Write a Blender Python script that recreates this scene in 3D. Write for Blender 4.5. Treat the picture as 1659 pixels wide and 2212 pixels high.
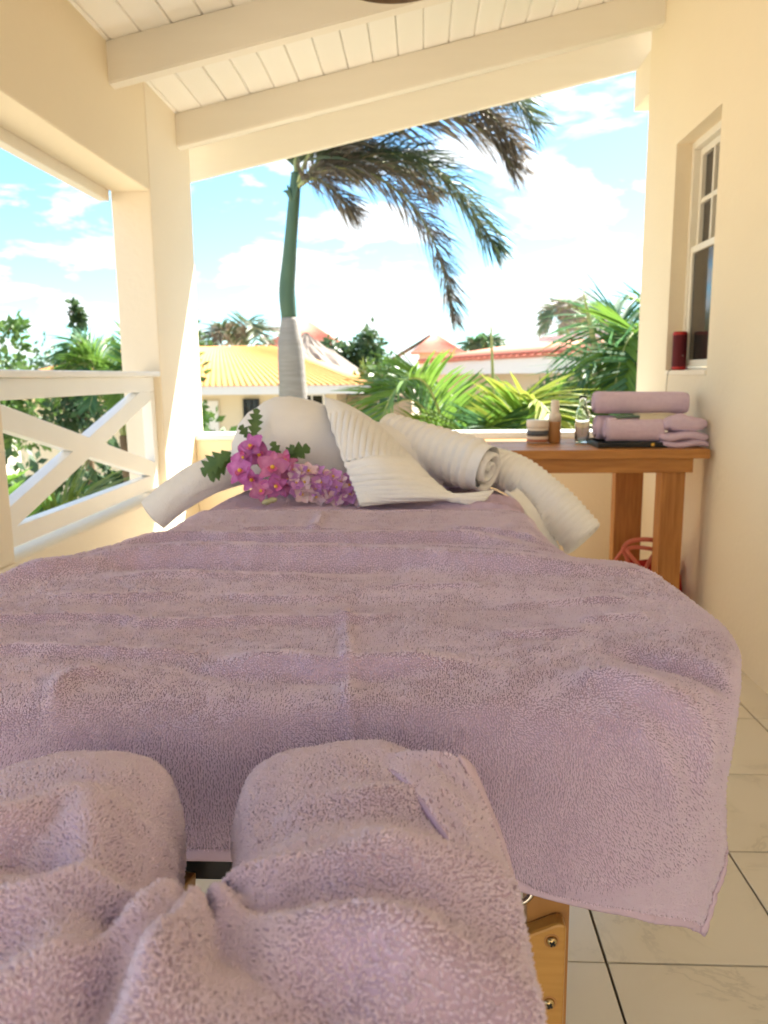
import bpy, bmesh, math, random
import numpy as np
from mathutils import Vector, Matrix, Quaternion

# ------------------------------------------------------------------ scene, camera, light
for o in list(bpy.data.objects):
    bpy.data.objects.remove(o)
SC = bpy.context.scene
COL = SC.collection
R_ = math.radians
rng = np.random.default_rng(7)
random.seed(7)

cam_d = bpy.data.cameras.new('camera')
cam = bpy.data.objects.new('camera', cam_d)
COL.objects.link(cam)
_p, _y, _r = R_(9.9), R_(-2.75), R_(-0.6)
_f = Vector((math.sin(_y) * math.cos(_p), math.cos(_y) * math.cos(_p), -math.sin(_p)))
_rt = Vector((math.cos(_y), -math.sin(_y), 0))
_up = _rt.cross(_f)
_c, _s = math.cos(_r), math.sin(_r)
_r2, _u2 = _c * _rt + _s * _up, _c * _up - _s * _rt
_m = Matrix((_r2, _u2, -_f)).transposed().to_4x4()
_m.translation = Vector((0, 0, 1.15))
cam.matrix_world = _m
cam_d.sensor_fit = 'HORIZONTAL'
cam_d.sensor_width = 36.0
cam_d.lens = 36.0 * 1690 / 1659
cam_d.clip_start = 0.02
cam_d.clip_end = 2000
cam_d.dof.use_dof = True
cam_d.dof.focus_distance = 0.92
cam_d.dof.aperture_fstop = 36.7 / 3.4
SC.camera = cam

SUN = Vector((0.45, 0.55, 0.892)).normalized()
SUN_EL = math.asin(SUN.z)
SUN_AZ = math.atan2(SUN.x, SUN.y)
world = bpy.data.worlds.new('World')
SC.world = world
world.use_nodes = True
wn, wl = world.node_tree.nodes, world.node_tree.links
for n in list(wn):
    wn.remove(n)
w_out = wn.new('ShaderNodeOutputWorld')
w_bg = wn.new('ShaderNodeBackground')
w_bg.inputs['Strength'].default_value = 0.105
sky = wn.new('ShaderNodeTexSky')
sky.sky_type = 'NISHITA'
sky.sun_disc = False
sky.sun_elevation = SUN_EL
sky.sun_rotation = SUN_AZ
sky.air_density = 1.0
sky.dust_density = 0.6
sky.ozone_density = 1.0
tc = wn.new('ShaderNodeTexCoord')
sep = wn.new('ShaderNodeSeparateXYZ')
wl.new(tc.outputs['Generated'], sep.inputs[0])
dz = wn.new('ShaderNodeMath'); dz.operation = 'ADD'; dz.inputs[1].default_value = 0.22
wl.new(sep.outputs['Z'], dz.inputs[0])
dx = wn.new('ShaderNodeMath'); dx.operation = 'DIVIDE'
wl.new(sep.outputs['X'], dx.inputs[0]); wl.new(dz.outputs[0], dx.inputs[1])
dy = wn.new('ShaderNodeMath'); dy.operation = 'DIVIDE'
wl.new(sep.outputs['Y'], dy.inputs[0]); wl.new(dz.outputs[0], dy.inputs[1])
dzz = wn.new('ShaderNodeMath'); dzz.operation = 'MULTIPLY'; dzz.inputs[1].default_value = 3.2
wl.new(sep.outputs['Z'], dzz.inputs[0])
cmb = wn.new('ShaderNodeCombineXYZ')
wl.new(dx.outputs[0], cmb.inputs[0]); wl.new(dy.outputs[0], cmb.inputs[1]); wl.new(dzz.outputs[0], cmb.inputs[2])
cn = wn.new('ShaderNodeTexNoise')
cn.inputs['Scale'].default_value = 2.9
cn.inputs['Detail'].default_value = 8.0
cn.inputs['Roughness'].default_value = 0.56
cn.inputs['Distortion'].default_value = 0.25
wl.new(cmb.outputs[0], cn.inputs['Vector'])
cr = wn.new('ShaderNodeValToRGB')
cr.color_ramp.elements[0].position = 0.485
cr.color_ramp.elements[1].position = 0.565
wl.new(cn.outputs['Fac'], cr.inputs[0])
cf = wn.new('ShaderNodeMath'); cf.operation = 'MULTIPLY'; cf.inputs[1].default_value = 0.92
wl.new(cr.outputs['Color'], cf.inputs[0])
mixc = wn.new('ShaderNodeMixRGB')
mixc.inputs['Color2'].default_value = (3.3, 3.4, 3.45, 1)
wl.new(cf.outputs[0], mixc.inputs['Fac'])
tnt = wn.new('ShaderNodeMixRGB'); tnt.blend_type = 'MULTIPLY'; tnt.inputs['Fac'].default_value = 1.0
tnt.inputs['Color2'].default_value = (0.385, 0.61, 0.73, 1)
wl.new(sky.outputs[0], tnt.inputs['Color1'])
wl.new(tnt.outputs[0], mixc.inputs['Color1'])
wl.new(mixc.outputs[0], w_bg.inputs['Color'])
wl.new(w_bg.outputs[0], w_out.inputs['Surface'])

sun_d = bpy.data.lights.new('sun', 'SUN')
sun_d.energy = 5.0
sun_d.angle = R_(0.5)
sun_d.color = (1.0, 0.95, 0.86)
sun = bpy.data.objects.new('sun', sun_d)
sun.rotation_euler = SUN.to_track_quat('Z', 'Y').to_euler()
sun.location = (6, 8, 12)
COL.objects.link(sun)

SC.view_settings.view_transform = 'Standard'
SC.view_settings.look = 'None'
SC.view_settings.gamma = 1.0
SC.view_settings.use_curve_mapping = False
SC.view_settings.exposure = 2.28
try:
    SC.cycles.max_bounces = 10
    SC.cycles.diffuse_bounces = 7
    SC.cycles.transparent_max_bounces = 16
    SC.cycles.sample_clamp_indirect = 6.0
    SC.cycles.use_denoising = True
except Exception:
    pass


# ------------------------------------------------------------------ materials
def mat(name, col, rough=0.6, col2=None, scale=8.0, fac=0.5, bump=0.0, bscale=60.0, spec=0.5, metal=0.0,
        stretch=None, sheen=0.0, trans=0.0, sss=0.0, coat=0.0, detail=4.0, ior=1.45, alpha=None, vary=0.0):
    m = bpy.data.materials.new(name)
    m.use_nodes = True
    nt = m.node_tree
    b = nt.nodes['Principled BSDF']
    b.inputs['Base Color'].default_value = (*col, 1)
    b.inputs['Roughness'].default_value = rough
    b.inputs['Metallic'].default_value = metal
    b.inputs['Specular IOR Level'].default_value = spec
    b.inputs['IOR'].default_value = ior
    if sheen:
        b.inputs['Sheen Weight'].default_value = sheen
        b.inputs['Sheen Roughness'].default_value = 0.5
        b.inputs['Sheen Tint'].default_value = (min(1, col[0] * 1.35), min(1, col[1] * 1.35), min(1, col[2] * 1.35), 1)
    if trans:
        b.inputs['Transmission Weight'].default_value = trans
    if coat:
        b.inputs['Coat Weight'].default_value = coat
        b.inputs['Coat Roughness'].default_value = 0.15
    if sss:
        b.inputs['Subsurface Weight'].default_value = sss
        b.inputs['Subsurface Radius'].default_value = (0.01, 0.006, 0.006)
    vec = None
    if col2 is not None or bump:
        t = nt.nodes.new('ShaderNodeTexCoord')
        mp = nt.nodes.new('ShaderNodeMapping')
        nt.links.new(t.outputs['Object'], mp.inputs[0])
        if stretch:
            mp.inputs['Scale'].default_value = stretch
        vec = mp.outputs[0]
    csock = None
    if col2 is not None:
        n = nt.nodes.new('ShaderNodeTexNoise')
        n.inputs['Scale'].default_value = scale
        n.inputs['Detail'].default_value = detail
        nt.links.new(vec, n.inputs['Vector'])
        r = nt.nodes.new('ShaderNodeValToRGB')
        r.color_ramp.elements[0].position = 0.5 - 0.5 * fac
        r.color_ramp.elements[1].position = 0.5 + 0.5 * fac
        r.color_ramp.elements[0].color = (*col, 1)
        r.color_ramp.elements[1].color = (*col2, 1)
        nt.links.new(n.outputs['Fac'], r.inputs[0])
        csock = r.outputs[0]
    if vary:
        oi = nt.nodes.new('ShaderNodeObjectInfo')
        hs = nt.nodes.new('ShaderNodeHueSaturation')
        mr = nt.nodes.new('ShaderNodeMapRange')
        mr.inputs['To Min'].default_value = 1 - vary
        mr.inputs['To Max'].default_value = 1 + vary
        nt.links.new(oi.outputs['Random'], mr.inputs['Value'])
        nt.links.new(mr.outputs[0], hs.inputs['Value'])
        hs.inputs['Color'].default_value = (*col, 1)
        if csock:
            nt.links.new(csock, hs.inputs['Color'])
        csock = hs.outputs[0]
    if csock:
        nt.links.new(csock, b.inputs['Base Color'])
    if bump:
        n2 = nt.nodes.new('ShaderNodeTexNoise')
        n2.inputs['Scale'].default_value = bscale
        n2.inputs['Detail'].default_value = 5
        nt.links.new(vec, n2.inputs['Vector'])
        bp = nt.nodes.new('ShaderNodeBump')
        bp.inputs['Strength'].default_value = bump
        bp.inputs['Distance'].default_value = 0.01
        nt.links.new(n2.outputs['Fac'], bp.inputs['Height'])
        nt.links.new(bp.outputs[0], b.inputs['Normal'])
    return m


def leafmat(name, c1, c2, scale=3.0, tl=0.35, rough=0.45):
    """two-sided leaf: principled mixed with translucent"""
    m = mat(name, c1, rough, c2, scale, 0.5, spec=0.5, vary=0.18)
    nt = m.node_tree
    b = nt.nodes['Principled BSDF']
    out = nt.nodes['Material Output']
    tr = nt.nodes.new('ShaderNodeBsdfTranslucent')
    mx = nt.nodes.new('ShaderNodeMixShader')
    mx.inputs[0].default_value = tl
    src = b.inputs['Base Color'].links[0].from_socket
    nt.links.new(src, tr.inputs['Color'])
    nt.links.new(b.outputs[0], mx.inputs[1])
    nt.links.new(tr.outputs[0], mx.inputs[2])
    nt.links.new(mx.outputs[0], out.inputs['Surface'])
    return m


M = {}
M['wall'] = mat('cream_plaster', (0.80, 0.69, 0.51), 0.85, (0.83, 0.73, 0.55), 1.6, 0.8, bump=0.22, bscale=38, spec=0.3)
M['wall2'] = mat('pale_plaster', (0.81, 0.72, 0.57), 0.85, (0.85, 0.76, 0.61), 1.4, 0.8, bump=0.22, bscale=38, spec=0.3)
M['ceil'] = mat('white_painted_plank', (0.85, 0.82, 0.75), 0.55, (0.88, 0.85, 0.79), 2.0, 0.7, bump=0.05, bscale=30, stretch=(8, 1, 8), vary=0.03)
M['rafter'] = mat('white_painted_timber', (0.79, 0.74, 0.64), 0.55, (0.82, 0.77, 0.67), 3.0, 0.7, bump=0.06, bscale=25, stretch=(1, 8, 8))
M['dark_gap'] = mat('roof_underlay', (0.25, 0.21, 0.15), 0.9)
M['white'] = mat('white_gloss_paint', (0.88, 0.88, 0.86), 0.35, (0.85, 0.84, 0.81), 6.0, 0.6, bump=0.05, bscale=40)
M['frame'] = mat('cream_window_paint', (0.80, 0.76, 0.66), 0.4, (0.76, 0.71, 0.6), 6.0, 0.6)
M['pane'] = mat('dark_window_glass', (0.03, 0.026, 0.022), 0.06, spec=0.6)
M['grout'] = mat('brown_grout', (0.30, 0.23, 0.15), 0.95, (0.22, 0.165, 0.105), 30, 0.6)
M['vinyl'] = mat('black_vinyl', (0.012, 0.012, 0.014), 0.42, bump=0.08, bscale=200)
M['wood'] = mat('honey_pine', (0.33, 0.12, 0.022), 0.42, (0.56, 0.26, 0.065), 5.0, 0.7, stretch=(1.2, 14, 14), bump=0.05, bscale=20)
M['woodv'] = mat('honey_pine_upright', (0.28, 0.10, 0.02), 0.42, (0.52, 0.235, 0.06), 5.0, 0.7, stretch=(14, 14, 1.2), bump=0.05, bscale=20)
M['beech'] = mat('varnished_beech', (0.40, 0.20, 0.045), 0.32, (0.50, 0.27, 0.07), 7.0, 0.7, stretch=(1.5, 12, 26), bump=0.04, bscale=30)
M['beechd'] = mat('dark_beech_edge', (0.36, 0.17, 0.05), 0.4, (0.42, 0.21, 0.065), 7.0, 0.7, stretch=(12, 12, 1.5))
M['steel'] = mat('polished_steel', (0.62, 0.58, 0.52), 0.18, metal=1.0)
M['brass'] = mat('yellow_zinc_screw', (0.50, 0.36, 0.17), 0.26, metal=1.0)
M['black'] = mat('black_plastic', (0.01, 0.01, 0.011), 0.3)
LAV, LAV2 = (0.85, 0.675, 0.86), (0.91, 0.765, 0.92)
M['lav'] = mat('lavender_terry', LAV, 0.95, LAV2, 38.0, 0.6, bump=0.5, bscale=900, spec=0.15, sheen=0.6, detail=6)
M['lavshade'] = mat('lavender_weave_shaded', (0.50, 0.375, 0.51), 0.95, (0.54, 0.415, 0.55), 300.0, 0.6, spec=0.1, sheen=0.3)  # weave coloured darker than its yarn, as shade between the loops
M['lavfar'] = mat('lavender_terry_small', (0.68, 0.515, 0.65), 0.95, (0.76, 0.60, 0.72), 60.0, 0.6, bump=0.6, bscale=420, spec=0.15, sheen=0.4)
M['lavhem'] = mat('lavender_hem', (.56, .435, .56), 0.9, (0.60, 0.47, 0.60), 300.0, 0.6, bump=0.3, bscale=500, spec=0.15, stretch=(1, 1, 6))
M['terry'] = mat('white_terry', (0.87, 0.86, 0.88), 0.95, (0.90, 0.89, 0.90), 40.0, 0.6, bump=0.5, bscale=350, spec=0.15, sheen=0.2)
M['rib'] = mat('white_ribbed_terry', (0.88, 0.87, 0.87), 0.95, (0.91, 0.90, 0.90), 40.0, 0.6, bump=0.5, bscale=350, spec=0.15, sheen=0.2)
M['orchid'] = leafmat('pink_orchid_petal', (0.47, 0.10, 0.40), (0.60, 0.22, 0.53), 60, 0.25, 0.6)
M['orchid2'] = leafmat('rose_orchid_petal', (0.50, 0.12, 0.34), (0.64, 0.26, 0.48), 60, 0.25, 0.6)
M['lip'] = mat('magenta_lip', (0.55, 0.07, 0.28), 0.5, (0.72, 0.2, 0.45), 120, 0.6)
M['gold'] = mat('yellow_centre', (0.75, 0.45, 0.06), 0.6)
M['lilac'] = leafmat('lilac_petal', (0.47, 0.19, 0.55), (0.62, 0.33, 0.60), 50, 0.25, 0.6)
M['cream'] = leafmat('cream_petal', (0.78, 0.64, 0.62), (0.72, 0.48, 0.62), 70, 0.25, 0.6)
M['dleaf'] = leafmat('dark_fern_leaf', (0.05, 0.11, 0.03), (0.10, 0.17, 0.045), 40, 0.25, 0.5)
M['bud'] = mat('pale_green_bud', (0.45, 0.42, 0.24), 0.6)
M['speaker'] = mat('red_speaker_mesh', (0.13, 0.010, 0.015), 0.8, (0.09, 0.006, 0.010), 300, 0.6, bump=0.3, bscale=700)
M['coral'] = mat('coral_leather', (0.62, 0.17, 0.11), 0.45, bump=0.1, bscale=150)
M['redbag'] = mat('red_leather', (0.42, 0.015, 0.012), 0.5, bump=0.1, bscale=120)
M['jarc'] = mat('cream_jar_plastic', (0.80, 0.72, 0.62), 0.35)
M['jarband'] = mat('slate_label', (0.08, 0.09, 0.11), 0.5)
M['jarred'] = mat('terracotta_label', (0.42, 0.16, 0.09), 0.5)
M['amber'] = mat('amber_lotion', (0.48, 0.25, 0.10), 0.3, (0.40, 0.19, 0.07), 10, 0.6)
M['glass'] = mat('clear_glass', (0.93, 0.96, 0.94), 0.02, trans=1.0, ior=1.45)
M['card'] = mat('cream_card', (0.66, 0.58, 0.42), 0.7)
M['green'] = mat('green_sachet', (0.09, 0.15, 0.11), 0.5)
M['wick'] = mat('dark_wicker', (0.09, 0.055, 0.03), 0.7, (0.16, 0.10, 0.05), 40, 0.6)
M['trunk'] = mat('grey_palm_trunk', (0.27, 0.24, 0.21), 0.9, (0.36, 0.33, 0.30), 6.0, 0.6, stretch=(1, 1, 7), bump=0.4, bscale=25)
M['shaft'] = mat('green_crownshaft', (0.05, 0.10, 0.06), 0.5, (0.08, 0.14, 0.075), 5.0, 0.6, stretch=(3, 3, 0.6))
M['brownstem'] = mat('brown_stem', (0.16, 0.10, 0.055), 0.9, (0.22, 0.14, 0.07), 12, 0.6, bump=0.3)
M['frondk'] = leafmat('dry_olive_frond', (0.19, 0.16, 0.115), (0.26, 0.215, 0.165), 1.5, 0.30)
M['frondkg'] = leafmat('dark_green_frond', (0.07, 0.12, 0.06), (0.14, 0.175, 0.09), 1.5, 0.30)
M['frondg'] = leafmat('fresh_green_frond', (0.102, 0.225, 0.036), (0.203, 0.319, 0.051), 2.0, 0.42)
M['frondb'] = leafmat('blue_green_frond', (0.051, 0.152, 0.072), (0.116, 0.232, 0.087), 2.0, 0.4)
M['frondy'] = leafmat('yellow_green_frond', (0.246, 0.304, 0.043), (0.319, 0.362, 0.072), 2.0, 0.42)
M['rachis'] = mat('pale_green_stalk', (0.30, 0.34, 0.12), 0.5, (0.36, 0.38, 0.18), 6, 0.6)
M['bush'] = leafmat('green_leaves', (0.065, 0.145, 0.029), (0.145, 0.232, 0.051), 2.0, 0.35)
M['bushd'] = leafmat('dark_leaves', (0.043, 0.094, 0.036), (0.087, 0.145, 0.051), 2.0, 0.3)
M['bushy'] = leafmat('lime_leaves', (0.189, 0.290, 0.043), (0.275, 0.362, 0.072), 2.0, 0.4)
M['dead'] = leafmat('dead_brown_frond', (0.16, 0.085, 0.035), (0.23, 0.13, 0.06), 3.0, 0.2)
M['lawn'] = mat('sandy_ground', (0.50, 0.42, 0.31), 0.95, (0.56, 0.49, 0.38), 0.35, 0.7, bump=0.3, bscale=4)
M['rooftile'] = mat('orange_roof_tile', (0.60, 0.25, 0.055), 0.75, (0.64, 0.30, 0.08), 1.5, 0.6, vary=0.05)
M['redtile'] = mat('red_roof_tile', (0.50, 0.14, 0.085), 0.75, (0.56, 0.19, 0.11), 1.5, 0.6, vary=0.06)
M['orangewall'] = mat('apricot_wall', (0.58, 0.43, 0.28), 0.9)
M['housewall'] = mat('cream_house_wall', (0.70, 0.60, 0.42), 0.9, (0.74, 0.64, 0.46), 1.0, 0.6)
M['beigewall'] = mat('beige_house_wall', (0.58, 0.49, 0.37), 0.9, (0.62, 0.53, 0.41), 1.0, 0.6)
M['fascia'] = mat('white_fascia', (0.78, 0.76, 0.72), 0.6)
M['thatch'] = mat('grey_thatch', (0.20, 0.165, 0.13), 0.95, (0.33, 0.28, 0.23), 8, 0.6, stretch=(6, 6, 1.0), bump=0.8, bscale=12)
M['plasticw'] = mat('white_chair_plastic', (0.82, 0.82, 0.80), 0.4)


def marble():
    m = bpy.data.materials.new('veined_marble_tile')
    m.use_nodes = True
    nt = m.node_tree
    b = nt.nodes['Principled BSDF']
    b.inputs['Roughness'].default_value = 0.22
    t = nt.nodes.new('ShaderNodeTexCoord')
    oi = nt.nodes.new('ShaderNodeObjectInfo')
    vm = nt.nodes.new('ShaderNodeVectorMath'); vm.operation = 'MULTIPLY_ADD'
    vm.inputs[1].default_value = (1, 1, 1)
    sc = nt.nodes.new('ShaderNodeVectorMath'); sc.operation = 'SCALE'
    cx = nt.nodes.new('ShaderNodeCombineXYZ')
    for i in range(3):
        nt.links.new(oi.outputs['Random'], cx.inputs[i])
    nt.links.new(cx.outputs[0], sc.inputs[0]); sc.inputs['Scale'].default_value = 37.0
    nt.links.new(t.outputs['Object'], vm.inputs[0])
    nt.links.new(sc.outputs[0], vm.inputs[2])
    n = nt.nodes.new('ShaderNodeTexNoise')
    n.inputs['Scale'].default_value = 4.2; n.inputs['Detail'].default_value = 8
    n.inputs['Roughness'].default_value = 0.62; n.inputs['Distortion'].default_value = .9
    nt.links.new(vm.outputs[0], n.inputs['Vector'])
    sb = nt.nodes.new('ShaderNodeMath'); sb.operation = 'SUBTRACT'; sb.inputs[1].default_value = 0.5
    nt.links.new(n.outputs['Fac'], sb.inputs[0])
    ab = nt.nodes.new('ShaderNodeMath'); ab.operation = 'ABSOLUTE'
    nt.links.new(sb.outputs[0], ab.inputs[0])
    r = nt.nodes.new('ShaderNodeValToRGB')
    r.color_ramp.elements[0].position = 0.0
    r.color_ramp.elements[0].color = (0.60, 0.54, 0.43, 1)
    r.color_ramp.elements[1].position = 0.022
    r.color_ramp.elements[1].color = (0.70, 0.63, 0.50, 1)
    e = r.color_ramp.elements.new(0.2); e.color = (0.73, 0.665, 0.54, 1)
    nt.links.new(ab.outputs[0], r.inputs[0])
    n2 = nt.nodes.new('ShaderNodeTexNoise'); n2.inputs['Scale'].default_value = 4.0
    nt.links.new(vm.outputs[0], n2.inputs['Vector'])
    mx = nt.nodes.new('ShaderNodeMixRGB'); mx.inputs['Color2'].default_value = (0.73, 0.665, 0.54, 1)
    r2 = nt.nodes.new('ShaderNodeValToRGB')
    r2.color_ramp.elements[0].position = 0.36; r2.color_ramp.elements[1].position = 0.54
    nt.links.new(n2.outputs['Fac'], r2.inputs[0])
    nt.links.new(r2.outputs[0], mx.inputs['Fac'])
    nt.links.new(r.outputs[0], mx.inputs['Color1'])
    nt.links.new(mx.outputs[0], b.inputs['Base Color'])
    return m


M['tile'] = marble()
M['bounce_floor'] = mat('grey_bounce_floor', (0.52, 0.49, 0.45), 0.8, (0.57, 0.54, 0.49), 3.0, 0.6)
M['bouncewall'] = mat('ochre_bounce_wall', (0.34, 0.28, 0.21), 0.9, (0.38, 0.32, 0.24), 1.0, 0.6)


# ------------------------------------------------------------------ object helpers
def tag(o, label=None, cat=None, group=None, kind=None):
    if label: o['label'] = label
    if cat: o['category'] = cat
    if group: o['group'] = group
    if kind: o['kind'] = kind
    return o


def thing(name, label, cat, loc=(0, 0, 0), rotz=0.0, group=None):
    o = bpy.data.objects.new(name, None)
    o.empty_display_size = 0.1
    o.location = loc
    o.rotation_euler = (0, 0, rotz)
    COL.objects.link(o)
    return tag(o, label, cat, group)


def wpos(o):
    p = Vector((0, 0, 0))
    while o is not None:
        p += Vector(o.location)
        o = o.parent
    return p


def link(name, me, m=None, parent=None, rel=True):
    """link a mesh whose vertices are in world space (rel) or already local"""
    if m is not None and not me.materials:
        me.materials.append(m)
    o = bpy.data.objects.new(name, me)
    if parent is not None:
        o.parent = parent
        if rel:
            q = wpos(parent)
            me.transform(Matrix.Translation(-q))
    COL.objects.link(o)
    return o


def npmesh(name, V, F, smooth=False):
    me = bpy.data.meshes.new(name)
    V = np.asarray(V, dtype=np.float32)
    F = np.asarray(F, dtype=np.int32)
    k = F.shape[1]
    me.vertices.add(len(V)); me.vertices.foreach_set('co', V.ravel())
    me.loops.add(F.size); me.loops.foreach_set('vertex_index', F.ravel())
    me.polygons.add(len(F))
    me.polygons.foreach_set('loop_start', np.arange(0, F.size, k, dtype=np.int32))
    me.polygons.foreach_set('loop_total', np.full(len(F), k, dtype=np.int32))
    if smooth:
        me.polygons.foreach_set('use_smooth', np.ones(len(F), dtype=bool))
    me.update(calc_edges=True)
    me.validate()
    return me


def bmmesh(name, bm, smooth=False):
    bmesh.ops.recalc_face_normals(bm, faces=bm.faces)
    me = bpy.data.meshes.new(name)
    bm.to_mesh(me); bm.free()
    if smooth:
        me.polygons.foreach_set('use_smooth', np.ones(len(me.polygons), dtype=bool))
    return me


def add_box(bm, lo, hi, bev=0.0, mtx=None):
    r = bmesh.ops.create_cube(bm, size=1.0)
    vs = r['verts']
    lo, hi = Vector(lo), Vector(hi)
    for v in vs:
        v.co = Vector((lo[i] + (v.co[i] + 0.5) * (hi[i] - lo[i]) for i in range(3)))
    if bev:
        es = list({e for v in vs for e in v.link_edges})
        rr = bmesh.ops.bevel(bm, geom=es, offset=bev, segments=2, affect='EDGES', profile=0.6)
        vs = list({v for f in rr['faces'] for v in f.verts} | {v for v in vs if v.is_valid})
    if mtx is not None:
        bmesh.ops.transform(bm, matrix=mtx, verts=vs)
    return vs


def box(name, lo, hi, m, parent=None, bev=0.004):
    bm = bmesh.new(); add_box(bm, lo, hi, bev)
    return link(name, bmmesh(name, bm), m, parent)


def bar_mesh(name, a, b, w, h, bev=0.003, upv=(0, 0, 1)):
    """box from a to b, w across, h along upv"""
    a, b = Vector(a), Vector(b)
    d = (b - a); L = d.length; d.normalize()
    s = d.cross(Vector(upv)); s.normalize()
    u = s.cross(d)
    bm = bmesh.new()
    mt = Matrix((d, s, u)).transposed().to_4x4(); mt.translation = (a + b) / 2
    add_box(bm, (-L / 2, -w / 2, -h / 2), (L / 2, w / 2, h / 2), bev, mt)
    return bmmesh(name, bm)


def frames(path):
    P = np.asarray(path, float)
    T = np.gradient(P, axis=0)
    T /= np.linalg.norm(T, axis=1, keepdims=True) + 1e-12
    up = np.array([0, 0, 1.0]) if abs(T[0][2]) < 0.9 else np.array([0, 1.0, 0])
    N = np.zeros_like(P)
    n = up - T[0] * up.dot(T[0]); n /= np.linalg.norm(n)
    for i in range(len(P)):
        n = n - T[i] * n.dot(T[i]); n /= np.linalg.norm(n) + 1e-12
        N[i] = n
    return P, T, N, np.cross(T, N)


def tube_arr(path, rad, seg=8, caps=True):
    P, T, N, B = frames(path)
    n = len(P)
    rad = np.broadcast_to(np.asarray(rad, float), (n,))
    a = np.linspace(0, 2 * np.pi, seg, endpoint=False)
    V = P[:, None, :] + rad[:, None, None] * (np.cos(a)[None, :, None] * N[:, None, :] + np.sin(a)[None, :, None] * B[:, None, :])
    V = V.reshape(-1, 3)
    F = []
    for i in range(n - 1):
        for j in range(seg):
            k = (j + 1) % seg
            F.append((i * seg + j, i * seg + k, (i + 1) * seg + k, (i + 1) * seg + j))
    if caps:
        V = np.vstack([V, P[0], P[-1]])
        c0, c1 = len(V) - 2, len(V) - 1
        for j in range(seg):
            k = (j + 1) % seg
            F.append((c0, k, j, c0)); F.append((c1, (n - 1) * seg + j, (n - 1) * seg + k, c1))
    return V, F


def poly_mesh(name, V, F, smooth=True):
    me = bpy.data.meshes.new(name)
    FF = []
    for f in F:
        g = []
        for i in f:
            if i not in g: g.append(int(i))
        if len(g) > 2: FF.append(g)
    me.from_pydata([tuple(map(float, v)) for v in V], [], FF)
    if smooth:
        me.polygons.foreach_set('use_smooth', np.ones(len(me.polygons), dtype=bool))
    me.update()
    return me


def tube(name, path, rad, m, parent=None, seg=10, smooth=True):
    V, F = tube_arr(path, rad, seg)
    return link(name, poly_mesh(name, V, F, smooth), m, parent)


def lathe_arr(prof, c, seg=24):
    V, F = [], []
    for (r, z) in prof:
        for j in range(seg):
            a = 2 * math.pi * j / seg
            V.append((c[0] + r * math.cos(a), c[1] + r * math.sin(a), c[2] + z))
    n = len(prof)
    for i in range(n - 1):
        for j in range(seg):
            k = (j + 1) % seg
            F.append((i * seg + j, i * seg + k, (i + 1) * seg + k, (i + 1) * seg + j))
    return V, F


def lathe(name, prof, c, m, parent=None, seg=24):
    V, F = lathe_arr(prof, c, seg)
    return link(name, poly_mesh(name, V, F, True), m, parent)


def merge(parts):
    V, F, o = [], [], 0
    for v, f in parts:
        V.extend([tuple(x) for x in v]); F.extend([tuple(i + o for i in q) for q in f]); o += len(v)
    return V, F


def curve(pts, n=24):
    """Catmull-Rom through pts"""
    P = np.asarray(pts, float)
    P = np.vstack([2 * P[0] - P[1], P, 2 * P[-1] - P[-2]])
    out = []
    m = len(P) - 3
    for t in np.linspace(0, m - 1e-9, n):
        i = int(t); u = t - i
        a, b, c, d = P[i], P[i + 1], P[i + 2], P[i + 3]
        out.append(0.5 * ((2 * b) + (-a + c) * u + (2 * a - 5 * b + 4 * c - d) * u * u + (-a + 3 * b - 3 * c + d) * u ** 3))
    return np.array(out)


def vnoise(x, y, seed=0):
    x = np.asarray(x, float); y = np.asarray(y, float)
    T = np.random.default_rng(seed).random((256, 256)) * 2 - 1
    xi = np.floor(x).astype(int); yi = np.floor(y).astype(int)
    u = x - xi; v = y - yi
    u = u * u * (3 - 2 * u); v = v * v * (3 - 2 * v)
    g = lambda a, b: T[a & 255, b & 255]
    return (g(xi, yi) * (1 - u) + g(xi + 1, yi) * u) * (1 - v) + (g(xi, yi + 1) * (1 - u) + g(xi + 1, yi + 1) * u) * v


def fbm(x, y, seed=0, o=4):
    s = 0; a = 1; t = 0
    for i in range(o):
        s = s + a * vnoise(x * 2 ** i + 17.3 * i, y * 2 ** i - 9.1 * i, seed + i); t += a; a *= 0.5
    return s / t


def grid_faces(nu, nv):
    i = np.arange(nu - 1)[:, None] * nv + np.arange(nv - 1)[None, :]
    return np.stack([i, i + nv, i + nv + 1, i + 1], -1).reshape(-1, 4)


# ------------------------------------------------------------------ floor
XL, XR = -1.309, 1.252
YE = 4.67
floor = link('floor', None or npmesh('floor', [(-1.5, -1.6, -0.012), (1.5, -1.6, -0.012), (1.5, YE + .02, -0.012), (-1.5, YE + .02, -0.012)], [(0, 1, 2, 3)]), M['grout'])
tag(floor, kind='structure')
TP = 0.379
bm = bmesh.new(); add_box(bm, (0.0025, 0.0025, -0.006), (TP - 0.0025, TP - 0.0025, 0.0), 0.0015)
tile_me = bmmesh('tile', bm); tile_me.materials.append(M['tile'])
for i in range(-5, 3):
    for j in range(-7, 9):
        x, y = 0.365 + i * TP, 1.392 + j * TP
        if x + TP < XL - .1 or x > XR or y > YE - .1: continue
        t = bpy.data.objects.new('tile', tile_me); t.parent = floor
        t.location = (x, y, rng.normal(0, 0.0004)); t.rotation_euler = (rng.normal(0, .0006), rng.normal(0, .0006), 0)
        COL.objects.link(t)

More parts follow.
